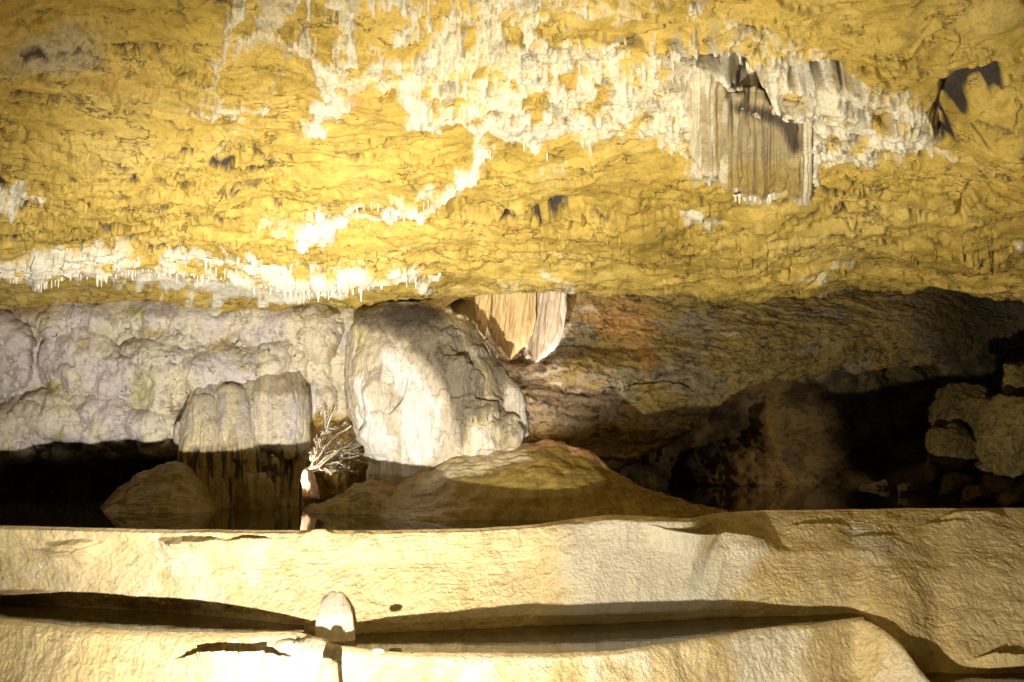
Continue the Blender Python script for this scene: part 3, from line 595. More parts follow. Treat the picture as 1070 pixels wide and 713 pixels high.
def dome_masks(PX, PY, P):
    x, y, z = P[..., 0], P[..., 1], P[..., 2]
    WX = PX+8*fbm(x*5, z*2, y*5, 4); WY = PY+9*fbm(x*7, z*2, y*7+4, 4)
    g = stroke(WX, WY, [(385, 330), (440, 338), (462, 365), (478, 395)], [14, 22, 24, 16], 10)
    g = np.maximum(g, .8*stroke(WX, WY, [(478, 395), (490, 425), (485, 455)], [24, 18, 12], 9)); g = np.maximum(g, .75*sm(462, 480, WY)*sm(478, 460, PX)*0)
    g = np.maximum(g, .6*sm(.05, .3, fbm(x*3, z*1.4, y*3, 4))*sm(430, 470, PX))
    g = np.maximum(g, .75*stroke(WX, WY, [(490, 350), (515, 390), (520, 440)], [10, 12, 9], 8))
    st = .8*(1-sm(.4, 1.3, ell(WX, WY, 432, 333, 40, 14)))
    st = np.maximum(st, .55*g*sm(.05, .3, fbm(x*10, z*2, y*10, 4)))
    w = stroke(WX, WY, [(412, 375), (425, 400), (442, 430), (440, 465)], [12, 15, 18, 18], 6); w = np.maximum(w, stroke(WX, WY, [(385, 400), (392, 440), (400, 465)], [6, 14, 16], 6)); w = np.maximum(w, .8*stroke(WX, WY, [(532, 400), (540, 460)], 5, 5))
    w = np.maximum(w, .6*sm(.0, .25, fbm(x*6, z*.8, y*4, 4))*sm(425, 460, PY)); w = w*(1-.7*g)
    yl = 0*PX
    for pts, ww in [([(502, 430), (498, 455), (495, 472)], [5, 10, 15]), ([(478, 375), (480, 400)], 3), ([(488, 372), (490, 398)], 2.5), ([(497, 385), (497, 400)], 3), ([(505, 385), (512, 415)], 5), ([(375, 345), (380, 365)], 4), ([(460, 345), (500, 360)], [12, 6]), ([(475, 420), (478, 440)], 3)]:
        yl = np.maximum(yl, .8*stroke(WX, PY, pts, ww, 3))
    return (w, st, yl), (g, 0*PX, .35+0*PX)
dome = loft('flowstone_dome', [(317, 405, 440), (319, 390, 450), (323, 380, 464), (332, 370, 481), (345, 365, 496), (360, 364, 508), (380, 364, 519), (400, 366, 526), (420, 369, 532), (440, 375, 536), (455, 381, 540), (468, 387, 543), (478, 391, 543), (500, 388, 535), (545, 390, 530)],
            0, [(317, .5), (345, .62), (480, .62), (545, .5)], M['dome'], dome_disp, dome_masks, 260, 520, dshift=[(317, 11.45), (545, 11.2)], power=2.2)
for rows_, d_, tf_ in [([(424, 502, 512), (430, 498, 518), (442, 494, 528), (455, 491, 536), (468, 487, 543), (478, 486, 545), (492, 486, 544)], [(424, 10.98), (492, 10.86)], .5), ([(332, 376, 386), (345, 369, 390), (370, 366, 394), (400, 367, 397), (435, 374, 400), (455, 382, 398), (464, 386, 394)], [(332, 11.2), (464, 11.08)], .6),
                       ([(372, 416, 430), (380, 411, 436), (405, 408, 441), (440, 407, 446), (466, 411, 444), (476, 418, 436)], [(372, 10.93), (476, 10.86)], .35), ([(395, 388, 396), (402, 384, 403), (430, 386, 408), (455, 392, 412), (470, 396, 408)], [(395, 11.0), (470, 10.94)], .5), ([(385, 515, 521), (392, 508, 527), (420, 512, 534), (445, 520, 540), (462, 528, 542)], [(385, 11.15), (462, 11.12)], .6),
                       ([(372, 474, 482), (378, 471, 485), (400, 470, 487), (425, 472, 486), (440, 475, 482)], [(372, 10.86), (440, 10.80)], .5)]:
    loft('hanging_lobe', rows_, 0, tf_, M['dome'], dome_disp, dome_masks, 90, 120, dshift=d_, parent=dome)
prop(dome, 'massive grey and white flowstone dome streaked brown, shaped like an elephant head, in the centre', 'flowstone dome')

# --- columns left of the dome
def col_masks(seed, warm=.5):
    def f(PX, PY, P):
        x, y, z = (PX-535)/F*11.7, P[..., 1]*.3, P[..., 2]; n = fbm(x*6, z*1.2, y*.8+seed, 4)
        low = sm(462, 478, PY)
        return (.85*sm(-.1, .2, n)*(1-low), .8*low*sm(.05, .25, fbm(x*16, z*1.3, y*1.+seed, 3))+.4*sm(.2, .4, fbm(x*9, z*3, y*9, 4)), np.maximum(.6*warm*sm(0, .3, -n), low*.75)), (.7*sm(-.1, .3, fbm(x*3, z*3, y*3+seed, 3))*(1-low), 0*PX, .2+.3*low)
    return f
col1 = loft('flowstone_column', [(386, 226, 234), (396, 216, 246), (404, 208, 254), (412, 203, 262), (430, 198, 266), (455, 192, 270), (475, 188, 272), (495, 184, 270), (520, 187, 268), (556, 190, 268)], 11.55, .75, M['wall'], flute(16, 1.3, .05, .08), col_masks(1), 200, 300, dshift=[(386, 12.75), (402, 12.4), (430, 12.05), (470, 11.75), (556, 11.65)])
for rows_, d_ in [([(412, 208, 218), (417, 202, 226), (432, 198, 231), (455, 197, 232), (475, 200, 229), (492, 206, 222)], [(412, 12.02), (492, 11.42)]), ([(402, 236, 246), (407, 230, 255), (425, 226, 262), (450, 228, 264), (470, 232, 261), (484, 238, 254)], [(402, 12.1), (484, 11.45)]),
                  ([(478, 206, 214), (484, 201, 222), (505, 199, 226), (556, 197, 230)], [(478, 11.5), (556, 11.42)]), ([(488, 236, 244), (494, 230, 250), (520, 229, 254), (556, 228, 255)], [(488, 11.5), (556, 11.42)])]:
    loft('hanging_lobe', rows_, 0, .8, M['wall'], flute(18, 1.2, .03, .03), col_masks(3), 80, 110, dshift=d_, parent=col1)
prop(col1, 'broad fluted flowstone column with rust streaked foot in the pool, left of the arch', 'flowstone column')
col2 = loft('flowstone_column', [(384, 284, 306), (388, 277, 313), (396, 270, 318), (410, 266, 321), (425, 264, 322), (450, 266, 322), (462, 268, 322), (470, 280, 322), (480, 294, 321), (500, 296, 317), (520, 295, 318), (545, 290, 322)], 11.7, .8, M['wall'], flute(14, 1.2, .04, .07), col_masks(4, .3), 180, 240, dshift=[(384, 12.7), (398, 12.35), (414, 12.1), (470, 11.85), (556, 11.75)])
for rows_, d_ in [([(404, 296, 304), (409, 288, 313), (430, 283, 316), (455, 284, 317), (470, 291, 315), (480, 298, 311)], [(404, 12.15), (480, 11.68)]), ([(415, 268, 274), (420, 264, 282), (440, 262, 286), (460, 265, 284), (470, 270, 280)], [(415, 12.), (470, 11.72)])]:
    loft('hanging_lobe', rows_, 0, .8, M['wall'], flute(18, 1.2, .03, .03), col_masks(7, .3), 80, 110, dshift=d_, parent=col2)
prop(col2, 'narrow pale column with a dark leg standing just right of the arch', 'flowstone column')
cp = loft('flowstone_pillar', [(392, 256, 268), (398, 252, 272), (404, 250, 273), (420, 250, 276), (450, 252, 280), (468, 254, 284), (480, 258, 282), (488, 268, 276)], 11.75, .8, M['wall'], flute(14, 1.2, .04, .05), col_masks(9, .6), 120, 160, dshift=[(392, 12.5), (404, 12.25), (430, 12.), (488, 11.8)])
prop(cp, 'yellowish hanging flowstone between the two columns above the arch', 'flowstone')
sg = loft('stalagmite', [(495, 262, 270), (499, 256, 278), (506, 252, 283), (520, 250, 286), (556, 249, 288)], 11.3, .9, M['mud'], flute(14, 1.2, .03, .03), None, 80, 140)
prop(sg, 'stubby dark brown stalagmite under the arch between the columns', 'stalagmite')
lp = loft('flowstone_lobe', [(440, 188, 196), (452, 184, 205), (462, 183, 210), (470, 186, 206), (474, 192, 200)], 11.9, .9, M['wall'], flute(12, 2, .03, .05), col_masks(12), 60, 120)
prop(lp, 'small pale rock lobe jutting out at the left edge of the broad column', 'flowstone')

# --- mounds as height fields
def mound(name, outline, dc, front, back, mat, label, masks=None, bump=.035, ex=1.3, st=1.4, rows=170, cat='mound', ledge=None):
    o_ = np.array(outline, float); px = np.arange(o_[0, 0], o_[-1, 0]+st, st); top = gsm(np.interp(px, o_[:, 0], o_[:, 1]), 5, 0)
    dcv = dc if np.isscalar(dc) else np.interp(px, [a for a, b in dc], [b for a, b in dc]); z = z_on(top, dcv)
    hh = np.maximum(z+1.0, .02); t = np.linspace(-1, 1, rows)[:, None]
    wf = np.interp(px, o_[:, 0], o_[:, 3] if o_.shape[1] > 3 else np.full(len(o_), 1.))
    d = dcv+np.where(t < 0, t*front*wf, t*back); prof = (1-np.abs(t)**ex)
    if ledge is not None: prof = prof+ledge(t, px[None, :])
    Z = -1.0+hh[None, :]*prof+0*t; D = d+0*Z
    X = xat(px[None, :], D, Z); P = np.stack([X, D, Z+H], -1); N = normals(P); N *= np.sign(N[..., 2:3]); PX, PY = proj(P)
    x, y = P[..., 0], P[..., 1]
    P = P+N*(.09*fbm(x*1.7, y*2.2, 4., 4)+.012*fbm(x*2.5, (P[..., 2]+y*.15)*22, 7., 3, ridge=True)+bump*fbm(x*7, y*5, 3., 4)+.006*fbm(x*22, y*22, 3., 3))[..., None]
    a, b = masks(PX, PY, P) if masks else ((0*PX,)*3, (0*PX,)*3)
    o = make(name, P, grid_faces(*PX.shape), mat, a, b); prop(o, label, cat); return o
def mo_masks(PX, PY, P):
    WX = PX+6*fbm(P[..., 0]*6, P[..., 1]*6, 3, 4); WY = PY+4*fbm(P[..., 0]*6, P[..., 1]*6, 13, 4)
    grey = .9*(1-sm(-6, 6, poly_sdf(WX, WY, [(440, 503), (470, 482), (500, 470), (548, 470), (556, 484), (520, 492), (480, 500)])))  # lit patch on the upper left, painted as paler colour
    backlit_pink = .6*stroke(WX, WY, [(548, 466), (580, 466), (615, 474), (632, 488)], [4, 4, 4, 2], 5)  # pink backlight along the right crest, painted into the colour
    return (.5*backlit_pink*sm(0, .3, fbm(P[..., 0]*20, P[..., 1]*20, 4, 3)), .6*stroke(WX, WY, [(455, 502), (500, 500), (520, 498)], 1.5, 2), backlit_pink), (grey, 0*PX, .5+0*PX)
mound('flowstone_mound', [(385, 536), (395, 528), (420, 508), (445, 493), (472, 477), (500, 470), (525, 468), (546, 465), (575, 464), (605, 469), (622, 478), (636, 491), (660, 502), (690, 514), (722, 527), (760, 536)], 10.75, 1.15, 1.2, M['mud'],
      'broad smooth olive brown mound with a lit top painted pale in front of the big dome', mo_masks, ledge=lambda t, p: .055*np.exp(-((t+.80)/.05)**2))
mound('rock_ridge', [(312, 540), (325, 528), (345, 522), (365, 512), (385, 502), (410, 505), (440, 520), (470, 540)], 10.9, .7, .8, M['mud'], 'low rough dark ridge at the foot of the dome beside the branching calcite', bump=.06)
mound('flowstone_mound', [(92, 540), (105, 530), (120, 514), (140, 498), (160, 489), (180, 484), (196, 486), (215, 510), (235, 540)], 11.3, .9, .9, M['mud'], 'cone shaped olive brown mound left of the broad column', bump=.05)
# --- pale cone against the dam and little stones
def bump_masks(PX, PY, P): return (.5+0*PX, .8*stroke(PX, PY, [(345, 616), (352, 617)], 2, 2), 0*PX), (0*PX, 0*PX, .3+0*PX)
k = loft('stalagmite', [(618, 350, 352), (619, 347, 355), (621, 344, 358), (625, 340, 361), (631, 336, 365), (646, 332, 368), (660, 330, 371), (672, 330, 371)], 0, .6, M['white'], flute(20, 1.5, .010, .006), bump_masks, 110, 120, dshift=[(616, 8.34), (640, 8.10), (672, 7.88)])
prop(k, 'small white cone stalagmite leaning against the dam above the lower pool', 'stalagmite')
def stone(name, cx, cy, rx, ry, d, mat, label, cat, seed=0, sub=3, planes=7, rough=.08, tilt=0, grp=None, dd=1.):
    import bmesh
    bm = bmesh.new(); bmesh.ops.create_icosphere(bm, subdivisions=sub, radius=1); V = np.array([v.co[:] for v in bm.verts]); Fc = np.array([[v.index for v in f.verts] for f in bm.faces]); bm.free()
    rs = np.random.RandomState(seed)
    for _ in range(planes):
        n = rs.normal(size=3); n /= np.linalg.norm(n); h = rs.uniform(.50, .82); q = V@n-h; V = V-np.where(q > 0, q*.93, 0)[:, None]*n
    V = V/np.abs(V).max(0)
    V = V*(1+rough*.8*fbm(V[:, 0]*3+seed, V[:, 1]*3, V[:, 2]*3, 4, ridge=True)[:, None]+rough*fbm(V[:, 0]*1.6+seed, V[:, 1]*1.6, V[:, 2]*1.6, 4)[:, None]*2+rough*.35*fbm(V[:, 0]*6+seed, V[:, 1]*6, V[:, 2]*6, 3)[:, None]*2)
    c, s = math.cos(tilt), math.sin(tilt); V = np.stack([V[:, 0]*rx/F*d*c-V[:, 2]*ry/F*d*s, V[:, 1]*rx/F*d*dd, V[:, 0]*rx/F*d*s+V[:, 2]*ry/F*d*c], -1)+at(cx, cy, d)
    z = np.zeros(len(V)); o = make(name, V, Fc, mat, (z, z+.0, z), (z, z, z)); prop(o, label, cat, grp); return o
stone('stone', 395, 680, 6.5, 3., 7.34, M['white'], 'small round white stone lying in the front edge of the long pool', 'stone', 3, planes=2, rough=.03)
stone('stone', 341, 691, 6, 4, 7.25, M['flow'], 'white stone knob perched on the lip between the two lower terraces', 'stone', 5, planes=3, rough=.05)
k = loft('flowstone_pillar', [(690, 335, 349), (694, 333, 352), (705, 332, 354), (740, 330, 357)], 7.27, .8, M['flow'], flute(18, 1.5, .015, .02), None, 50, 80)
prop(k, 'short white flowstone stub at the lower edge under the white knob', 'flowstone')
k = loft('flowstone_curtain', [(446, 675, 684), (450, 660, 690), (458, 653, 691), (470, 651, 692), (480, 651, 690), (484, 655, 680)], 14.9, .22, M['wall'], flute(14, 1, .05, .03), col_masks(22, .2), 70, 120)
prop(k, 'small pale flowstone curtain at the mouth of the dark recess', 'flowstone curtain')

# --- orange draperies behind the dome
def drape(name, left, right, rows, dfun, label, mat='drape', masks=None, th=.03):
    py = np.linspace(rows[0], rows[-1], 90); L_ = np.interp(py, rows, left); R_ = np.interp(py, rows, right); t = np.linspace(0, 1, 70)
    PX = L_[:, None]+(R_-L_)[:, None]*t; PY = np.broadcast_to(py[:, None], PX.shape); D = dfun(PX, PY, t[None, :]+0*PX)
    D = D+.07*fbm(PX/7.+PY/60., PY/60., 3., 3, ridge=True); PY = PY+1.8*fbm(PX/6., 1., 5., 3)*sm(.6, 1, np.linspace(0, 1, 90))[:, None]*2
    Fp = at(PX, PY, D); B = at(PX, PY, D+th); n, m = PX.shape
    P = np.concatenate([Fp, B[:, ::-1]], 1); z = 0*P[..., 0]
    pp, qq = proj(P); a, b = masks(pp, qq, P) if masks else ((z, z, z), (z, z, z+.4))
    o = make(name, P, grid_faces(n, 2*m, True), M[mat], a, b); prop(o, label, 'drapery'); return o
drape('calcite_drapery', [503, 507, 512, 518, 527, 532], [560, 560, 556, 548, 538, 534], [294, 335, 350, 362, 372, 376], lambda X, Y, t: 12.35-.35*np.sin(t*2.6)+.002*(Y-310), 'orange calcite drapery tapering to a point just right of the dome top')
drape('calcite_drapery', [550, 548, 545, 544, 548, 556], [592, 592, 589, 584, 572, 560], [294, 325, 345, 360, 372, 378], lambda X, Y, t: 12.55-.3*np.sin(t*2.2)+.002*(Y-310), 'pale cream calcite drapery with a white right edge, right of the orange one', 'drape',
      lambda a, b, P: ((.9*stroke(a, b, [(592, 308), (590, 345), (578, 368), (560, 380)], 4, 3)+.25, 0*a, 0*a), (.5+0*a, 0*a, .4+0*a)))
drape('calcite_drapery', [495, 497, 500, 506], [515, 512, 508, 507], [294, 330, 345, 352], lambda X, Y, t: 12.1-.1*t, 'small yellow drapery touching the top right of the dome')
# curtain on the ceiling
def cur_disp(PX, PY, P):
    x, y, z = (PX-535)/F*8, P[..., 1], P[..., 2]; return .065*fbm(x*8, z*.5, y*.3, 4, ridge=True)+.03*fbm(x*3, z*2, y*1, 3)+.014*fbm(x*24, z*3, y*.5, 3)
def cur_masks(PX, PY, P):
    x, z = (PX-535)/F*8, P[..., 2]; WX = PX+5*fbm(x*9, z*2, 1, 4)
    red = .9*stroke(WX, PY, [(802, 138), (800, 165)], [5, 3], 4); pale = sm(760, 745, WX); st = np.maximum(.8*sm(.1, .3, fbm(x*9, z*1.2, 3., 4))*sm(150, 110, PY), .85*stroke(WX, PY, [(770, 108), (800, 118), (822, 125), (830, 148)], [5, 7, 9, 7], 6))
    st = np.maximum(st, .5*stroke(WX, PY, [(790, 140), (788, 200)], [2, 3], 2)); st = np.maximum(st, .4*stroke(WX, PY, [(797, 150), (797, 200)], 1.5, 2))
    return (.85*pale*sm(-.2, .15, fbm(x*6, z*.8, 16., 4))+.45*sm(0.05, .3, fbm(x*7, z*1., 6., 4))*sm(150, 110, WX*0+PY)+.8*sm(196, 208, PY)+.8*sm(772, 755, WX)*sm(-.1, .2, fbm(x*9, z*2, 2., 4))+.9*sm(834, 844, WX), st, red), (.5+0*PX-.5*sm(150, 190, PY), 0*PX, .2+0*PX)
M['curtain'] = material('streaked_curtain', [(.30, .215, .07), (.40, .30, .11), (.48, .37, .17)], calcite=(.74, .68, .52), stain_shade=(.09, .07, .05), orange=(.24, .09, .05), grey=(.44, .39, .28), bump=.6, streak=True)
cd = float(np.linalg.norm(ceil_pt(800, 150)[1]))
for rows_, cx_, lab_ in [([(74, 728, 738), (80, 722, 748), (105, 719, 757), (135, 722, 756), (160, 728, 752), (176, 733, 747), (184, 737, 743)], 738, 'pale whitish flowstone curtain, leftmost and highest of the hanging cluster at upper right'),
                         ([(98, 764, 770), (105, 757, 777), (125, 750, 781), (150, 753, 780), (172, 757, 775), (188, 759, 770), (196, 762, 767)], 765, 'short brown flowstone curtain beside the pale one in the hanging cluster'),
                         ([(90, 774, 784), (96, 768, 794), (115, 768, 805), (140, 767, 803), (175, 773, 801), (200, 776, 798), (209, 780, 793), (214, 784, 788)], 785, 'longest brown and grey streaked flowstone curtain in the hanging cluster'),
                         ([(111, 802, 812), (116, 796, 824), (132, 797, 829), (160, 798, 824), (182, 802, 820), (196, 806, 815), (201, 809, 812)], 810, 'flowstone curtain with a rusty red streak and dark top in the hanging cluster'),
                         ([(104, 824, 830), (110, 818, 839), (126, 817, 848), (155, 819, 846), (185, 823, 847), (202, 830, 844), (213, 836, 840)], 833, 'pale edged flowstone curtain, rightmost of the hanging cluster at upper right')]:
    k = loft('flowstone_curtain', rows_, 0, .55, M['curtain'], cur_disp, cur_masks, 110, 140, dshift=[(r_, ceil_pt(cx_, r_)[1]-.03) for r_ in range(90, 217, 9)])
    prop(k, lab_, 'flowstone curtain', 'curtains hanging from the ceiling at upper right')

# ================================================================ small stalactites
def spike(L, r, seed):
    rs = np.random.RandomState(seed); n = 9; m = 8; z = np.linspace(.02, -L, n); rr = r*np.array([2.0, 1.15, .95, .85, .8, .75, .68, .5, .08])*rs.uniform(.85, 1.15, n); cx = np.cumsum(rs.normal(0, .0007, n)); th = np.linspace(0, 2*np.pi, m, endpoint=False)
    P = np.stack([cx[:, None]+rr[:, None]*np.cos(th), rr[:, None]*np.sin(th)+0*cx[:, None], z[:, None]+0*th], -1)
    V = P.reshape(-1, 3); Z = np.zeros(len(V)); return make('stalactite', V, grid_faces(n, m, True, True), M['white'], (Z, Z, Z), (Z, Z, Z), origin=False)
protos = [spike(.07*(1+.0*i), .0085, i) for i in range(5)]; used = [False]*5
spots = [(12, 165, 205), (30, 170, 215), (60, 205, 255), (80, 210, 250), (125, 215, 240), (205, 225, 275), (235, 225, 275), (255, 240, 290), (266, 240, 288), (293, 250, 300), (310, 225, 265), (330, 235, 290), (398, 180, 230), (440, 175, 215), (455, 250, 295),
         (487, 250, 290), (505, 160, 195), (520, 160, 195), (550, 260, 325), (572, 255, 325), (597, 250, 300), (630, 240, 285), (652, 250, 285), (668, 110, 175), (645, 110, 165), (703, 140, 170), (707, 260, 315), (720, 262, 312), (745, 255, 320), (775, 280, 320), (775, 145, 170),
         (870, 300, 330), (893, 300, 330), (915, 300, 338), (930, 300, 338), (955, 305, 335), (990, 290, 345), (950, 185, 250), (1040, 200, 230), (0, 180, 225), (95, 205, 235), (110, 200, 232), (220, 230, 262), (345, 225, 250), (560, 265, 300), (585, 255, 290), (685, 255, 285), (730, 270, 300), (760, 270, 312), (800, 290, 312), (830, 295, 318), (850, 300, 322), (1000, 195, 225), (975, 190, 215)]
S1 = [(a/5.35, 240+b/5.35, 240+c/5.35) for a, b, c in spots]
S1 += [(a/2.971, 230+b/2.971, 230+c/2.971) for a, b, c in [(640, 128, 165), (655, 130, 160), (672, 150, 180), (700, 150, 185), (735, 150, 180), (752, 155, 182), (790, 140, 170), (840, 135, 165), (868, 138, 165), (905, 140, 165), (935, 190, 238), (945, 190, 240), (962, 180, 212), (990, 190, 225), (1010, 190, 215), (920, 195, 225)]]
for i in range(46):
    a = random.uniform(190, 462); S1.append((a, 287+random.uniform(-3, 6)+(9 if 205 < a < 330 else 0), 0))
    S1[-1] = (S1[-1][0], S1[-1][1], S1[-1][1]+random.choice([2, 3, 4, 4, 5, 6, 7, 9, 12, 14]))
S2 = [(350+a/2.64, b/2.64, c/2.64) for a, b, c in [(62, 572, 616), (80, 570, 592), (100, 565, 590), (148, 575, 622), (160, 575, 612), (170, 575, 600), (190, 575, 606), (245, 555, 586), (430, 420, 456), (520, 400, 432), (258, 550, 575), (120, 565, 585), (585, 425, 450)]]
S3 = [(768+i*5.2+random.uniform(-1, 1), 206, 206+random.uniform(4, 9)) for i in range(8)]
def put(spots_, label, group):
    for (a, b, c) in spots_:
        i = random.randrange(5)
        if used[i]: o = protos[i].copy(); C.objects.link(o)
        else: o = protos[i]; used[i] = True
        p = ceil_pt(a, b); d = p[1]; L = max(2.5, c-b)*d/F; o.location = (float((a-535)/F*(d*cT+(p[2]-H)*sT)), float(d-.01), float(p[2]+.008)); w = random.choice([.6, .75, .9, 1, 1.2, 1.5, 1.9])
        o.scale = (w, w, L/.07); prop(o, label, 'stalactite', group)
put(S1, 'thin short white stalactite hanging from the white calcite ledge at left', 'stalactites along the left white ledge')
put(S2, 'tiny white stalactite under the white streak at upper centre', 'stalactites under the centre streak')
for (a, b, c) in S3:
    i = random.randrange(5); o = protos[i].copy() if used[i] else protos[i]
    if used[i]: C.objects.link(o)
    used[i] = True; p = at(a, b, ceil_pt(784, 206)[1]-.06); L = (c-b)*7.9/F; o.location = p.tolist(); o.scale = (1.3, 1.3, L/.07); prop(o, 'tiny white stalactite fringing the foot of the brown streaked curtain', 'stalactite', 'stalactites under the brown curtain')
for i, u_ in enumerate(used):
    if not u_: bpy.data.objects.remove(protos[i])

# ================================================================ branching calcite
def tube(paths, mat, name, parent=None, m=7):
    Vs, Qs, off = [], [], 0
    for pts, rad in paths:
        pts = np.array(pts, float); n = len(pts); rad = np.array(rad, float); T = np.gradient(pts, axis=0); T /= np.linalg.norm(T, axis=1)[:, None]+1e-9
        U = np.cross(T, [0, 1, .13]); U /= np.linalg.norm(U, axis=1)[:, None]+1e-9; W = np.cross(T, U); th = np.linspace(0, 2*np.pi, m, endpoint=False)
        P = pts[:, None]+rad[:, None, None]*(np.cos(th)[None, :, None]*U[:, None]+np.sin(th)[None, :, None]*W[:, None]); Vs.append(P.reshape(-1, 3)); Qs.append(grid_faces(n, m, True)+off); off += n*m
    V = np.concatenate(Vs); z = np.zeros(len(V)); return make(name, V, np.concatenate(Qs), M[mat] if isinstance(mat, str) else mat, (z, z, z), (z, z, z), parent=parent)
root = bpy.data.objects.new('branching_calcite', None); C.objects.link(root); root.location = at(324, 520, 12.1).tolist()
prop(root, 'branching white root like calcite on a pink stub between column and dome', 'calcite growth')
z0 = loft('stub', [(490, 318, 324), (497, 316, 328), (508, 316, 331), (518, 314, 334), (521, 314, 334)], 12.1, .7, M['pink'], flute(20, 2, .02, .01), None, 50, 60, parent=root)
paths = []
rs = np.random.RandomState(4)
def branch(a, b, r, lev):
    n = 9; t = np.linspace(0, 1, n); q = np.array(a)[None]*(1-t[:, None])+np.array(b)[None]*t[:, None]
    w = np.cumsum(rs.normal(0, .9, (n, 2)), 0); w -= t[:, None]*w[-1]; q[:, :2] += w*(1.4 if lev else 1.8); q[:, 2] += np.sin(t*3.)*.05
    paths.append((at(q[:, 0], q[:, 1], q[:, 2]), np.linspace(r, r*.45, n)))
    if lev > 0:
        for _ in range(3):
            k_ = rs.randint(2, n-1); s = q[k_]; ang = math.atan2(b[1]-a[1], b[0]-a[0])+rs.choice([-1, 1])*rs.uniform(.3, .9); ln = math.hypot(b[0]-a[0], b[1]-a[1])*rs.uniform(.2, .45)
            branch(tuple(s), (s[0]+ln*math.cos(ang), s[1]+ln*math.sin(ang)*.8, s[2]+rs.uniform(-.15, .1)), r*.6, lev-1)
for b in [(383, 464, 11.4), (385, 468, 11.6), (367, 445, 11.5), (347, 432, 11.7), (345, 461, 11.4), (370, 477, 11.5), (352, 492, 11.5), (340, 470, 11.7), (336, 455, 11.6), (362, 470, 11.4), (375, 460, 11.5), (358, 482, 11.5), (380, 474, 11.4), (368, 462, 11.3), (374, 470, 11.5)]:
    branch((321, 492, 12.08), (b[0], b[1], b[2]+.5), .018 if b[0] > 345 else .013, 2)
tube(paths, 'white', 'branches', root, 6)

# ================================================================ boulders at right
B = [(1062, 445, 44, 46, 11.6, 'big pale yellowish boulder at the right edge above the pool', .2), (1068, 398, 22, 26, 12.0, 'pale boulder topping the pile at the right edge', 0), (1008, 425, 38, 30, 13.4, 'large brown slab boulder leaning at the mouth of the dark recess', -.5), (1003, 470, 30, 26, 13.0, 'dark cracked boulder under the leaning slab', .5),
     (983, 462, 16, 16, 12.9, 'small knobbly boulder at the left of the leaning slab', .3), (1040, 490, 20, 10, 12.2, 'flat yellow stone lying among the boulders at right', -.2), (997, 508, 17, 13, 12.7, 'rounded brown boulder at the waterline', .2), (1022, 518, 16, 11, 12.0, 'pale pyramid stone at the waterline', .1),
     (1052, 508, 24, 20, 12.0, 'yellow brown boulder at the waterline near the right edge', .3), (950, 505, 26, 22, 14.4, 'very dark boulder at the back of the pool', .3), (1052, 524, 11, 8, 11.6, 'small pale stone at the waterline below the big boulder', 0), (1085, 505, 24, 28, 11.8, 'brown boulder cut by the right edge of the view', 0),
     (920, 516, 34, 14, 15.2, 'low dark rock lying behind the far rim of the pool', .2), (1036, 465, 14, 24, 12.6, 'narrow dark wedge of rock between the slab and the big boulder', .5), (975, 492, 12, 18, 13.0, 'small dark upright stone left of the waterline boulders', .1)]
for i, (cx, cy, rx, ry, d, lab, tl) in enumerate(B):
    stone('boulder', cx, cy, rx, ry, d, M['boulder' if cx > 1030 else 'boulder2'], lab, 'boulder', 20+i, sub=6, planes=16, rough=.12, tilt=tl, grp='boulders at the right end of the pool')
# thin flowstone edge of the far pool and the marker beside it
def box_faces(V8, name, mat, parent=None):
    Q = [[0, 1, 3, 2], [4, 6, 7, 5], [0, 4, 5, 1], [2, 3, 7, 6], [0, 2, 6, 4], [1, 5, 7, 3]]; return make(name, V8, Q, mat, parent=parent, smooth=False)
def slab(cx, cy, cz, sx, sy, sz, name, mat, parent=None):
    V = [(cx+a*sx/2, cy+b*sy/2, cz+c*sz/2) for a in (-1, 1) for b in (-1, 1) for c in (-1, 1)]; return box_faces(V, name, mat, parent)
M['metal'] = simple('white_painted_metal', (.55, .55, .52), .5); M['black'] = simple('black_plastic', (.02, .02, .02), .5)
e = at(943, 514, 13.6); lr = bpy.data.objects.new('cave_lamp', None); C.objects.link(lr); lr.location = e.tolist(); prop(lr, 'small white bracket lamp, unlit, standing on rocks behind the pool', 'lamp')
slab(e[0], e[1], e[2]+.05, .10, .07, .07, 'lamp_head', M['metal'], lr); slab(e[0]-.035, e[1]+.02, e[2]-.03, .02, .02, .10, 'bracket', M['metal'], lr); slab(e[0]+.045, e[1]-.01, e[2]+.095, .09, .05, .02, 'visor', M['metal'], lr)

# ================================================================ enclosure outside the view (cave walls behind and beside the visitor)
def side(name, pts, z0, z1, label):
    p = np.array(pts, float); n = 60; t = np.linspace(0, len(p)-1, n); X = np.interp(t, range(len(p)), p[:, 0]); Y = np.interp(t, range(len(p)), p[:, 1]); zz = np.linspace(z0, z1, 30)
    P = np.stack([X[:, None]+0*zz, Y[:, None]+0*zz, zz[None]+0*X[:, None]], -1); P[..., 0] += .4*fbm(P[..., 1]*.6, P[..., 2]*.6, 1., 4); P[..., 1] += .4*fbm(P[..., 0]*.6, P[..., 2]*.6, 9., 4)
    z = 0*P[..., 0]; o = make(name, P, grid_faces(n, 30), M['brown'], (z, z, z), (z, z, z), origin=False); prop(o, label, 'wall', kind='structure')
side('cave_wall', [(-7.5, 14), (-8.6, 10), (-8.2, 4), (-7, -2.4), (0, -3), (7, -2.4), (8.6, 4), (9.8, 10), (12.5, 17.5), (15.5, 26)], -.2, 5.6, 'brown cave wall closing the chamber behind the visitor')

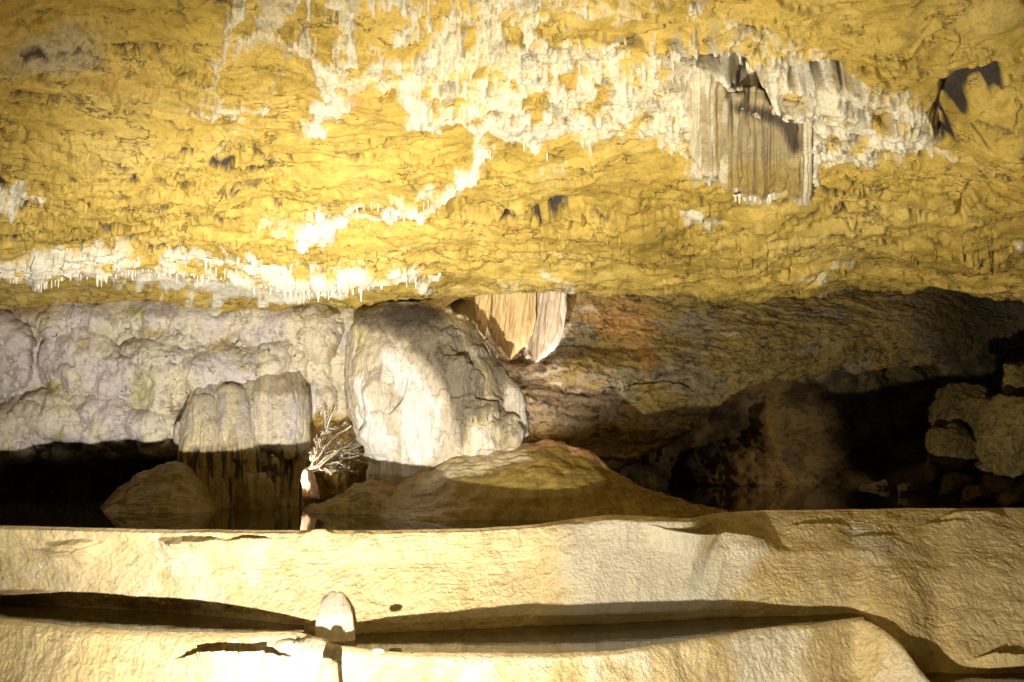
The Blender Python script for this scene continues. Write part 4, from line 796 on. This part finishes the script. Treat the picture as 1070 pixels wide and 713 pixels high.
# ================================================================ light
def spot(name, loc, aim, watts, col, angle, blend=.6, r=.05):
    l = bpy.data.lights.new(name, 'SPOT'); l.energy = watts; l.color = col; l.spot_size = math.radians(angle); l.spot_blend = blend; l.shadow_soft_size = r
    o = bpy.data.objects.new(name, l); C.objects.link(o); o.location = loc; o.rotation_euler = (Vector(aim)-Vector(loc)).to_track_quat('-Z', 'Y').to_euler(); return o
LX = -1.0
spot('floodlight_terraces', (LX, 2.5, H-2.2), (.5, 9.5, H-.45), 2850, (1, .89, .67), 108, .8, .035)
spot('fill_spot_dome', (LX, 2.5, H-2.2), (-2.3, 11, H+.85), 3000, (1, .93, .84), 54, 1., .035)  # added unseen spot beside the terrace lamp, brightens dome and left wall
spot('floodlight_ceiling', (.1, 2.2, H-1.9), (.5, 9.3, H+1.55), 800, (1, .90, .71), 57, 1., .05)
spot('floodlight_behind_dome', at(575, 458, 12.35).tolist(), at(560, 330, 12.9).tolist(), 130, (1, .80, .66), 150, .8, .03)
spot('floodlight_behind_column', at(303, 503, 12.0).tolist(), at(352, 470, 12.0).tolist(), 32, (1, .82, .6), 140, .8, .02)
spot('fill_spot_recess', at(985, 440, 15.0).tolist(), at(790, 490, 16.4).tolist(), 75, (1, .76, .5), 100, 1., .03)  # added unseen fill light for the recess
w = bpy.data.worlds.new('World'); bpy.context.scene.world = w; w.use_nodes = True
w.node_tree.nodes['Background'].inputs[0].default_value = (.9, .8, .6, 1); w.node_tree.nodes['Background'].inputs[1].default_value = .03
# ================================================================ camera
cam = bpy.data.cameras.new('camera'); co = bpy.data.objects.new('camera', cam); C.objects.link(co); co.location = (0, 0, H); co.rotation_euler = (math.pi/2+TH, 0, 0)
cam.sensor_width = 36; cam.lens = 36; cam.clip_end = 200; cam.clip_start = .05
sc = bpy.context.scene; sc.camera = co
sc.view_settings.view_transform = 'Standard'; sc.view_settings.look = 'None'; sc.view_settings.exposure = 0; sc.view_settings.gamma = 1
sc.cycles.max_bounces = 6; sc.cycles.diffuse_bounces = 3
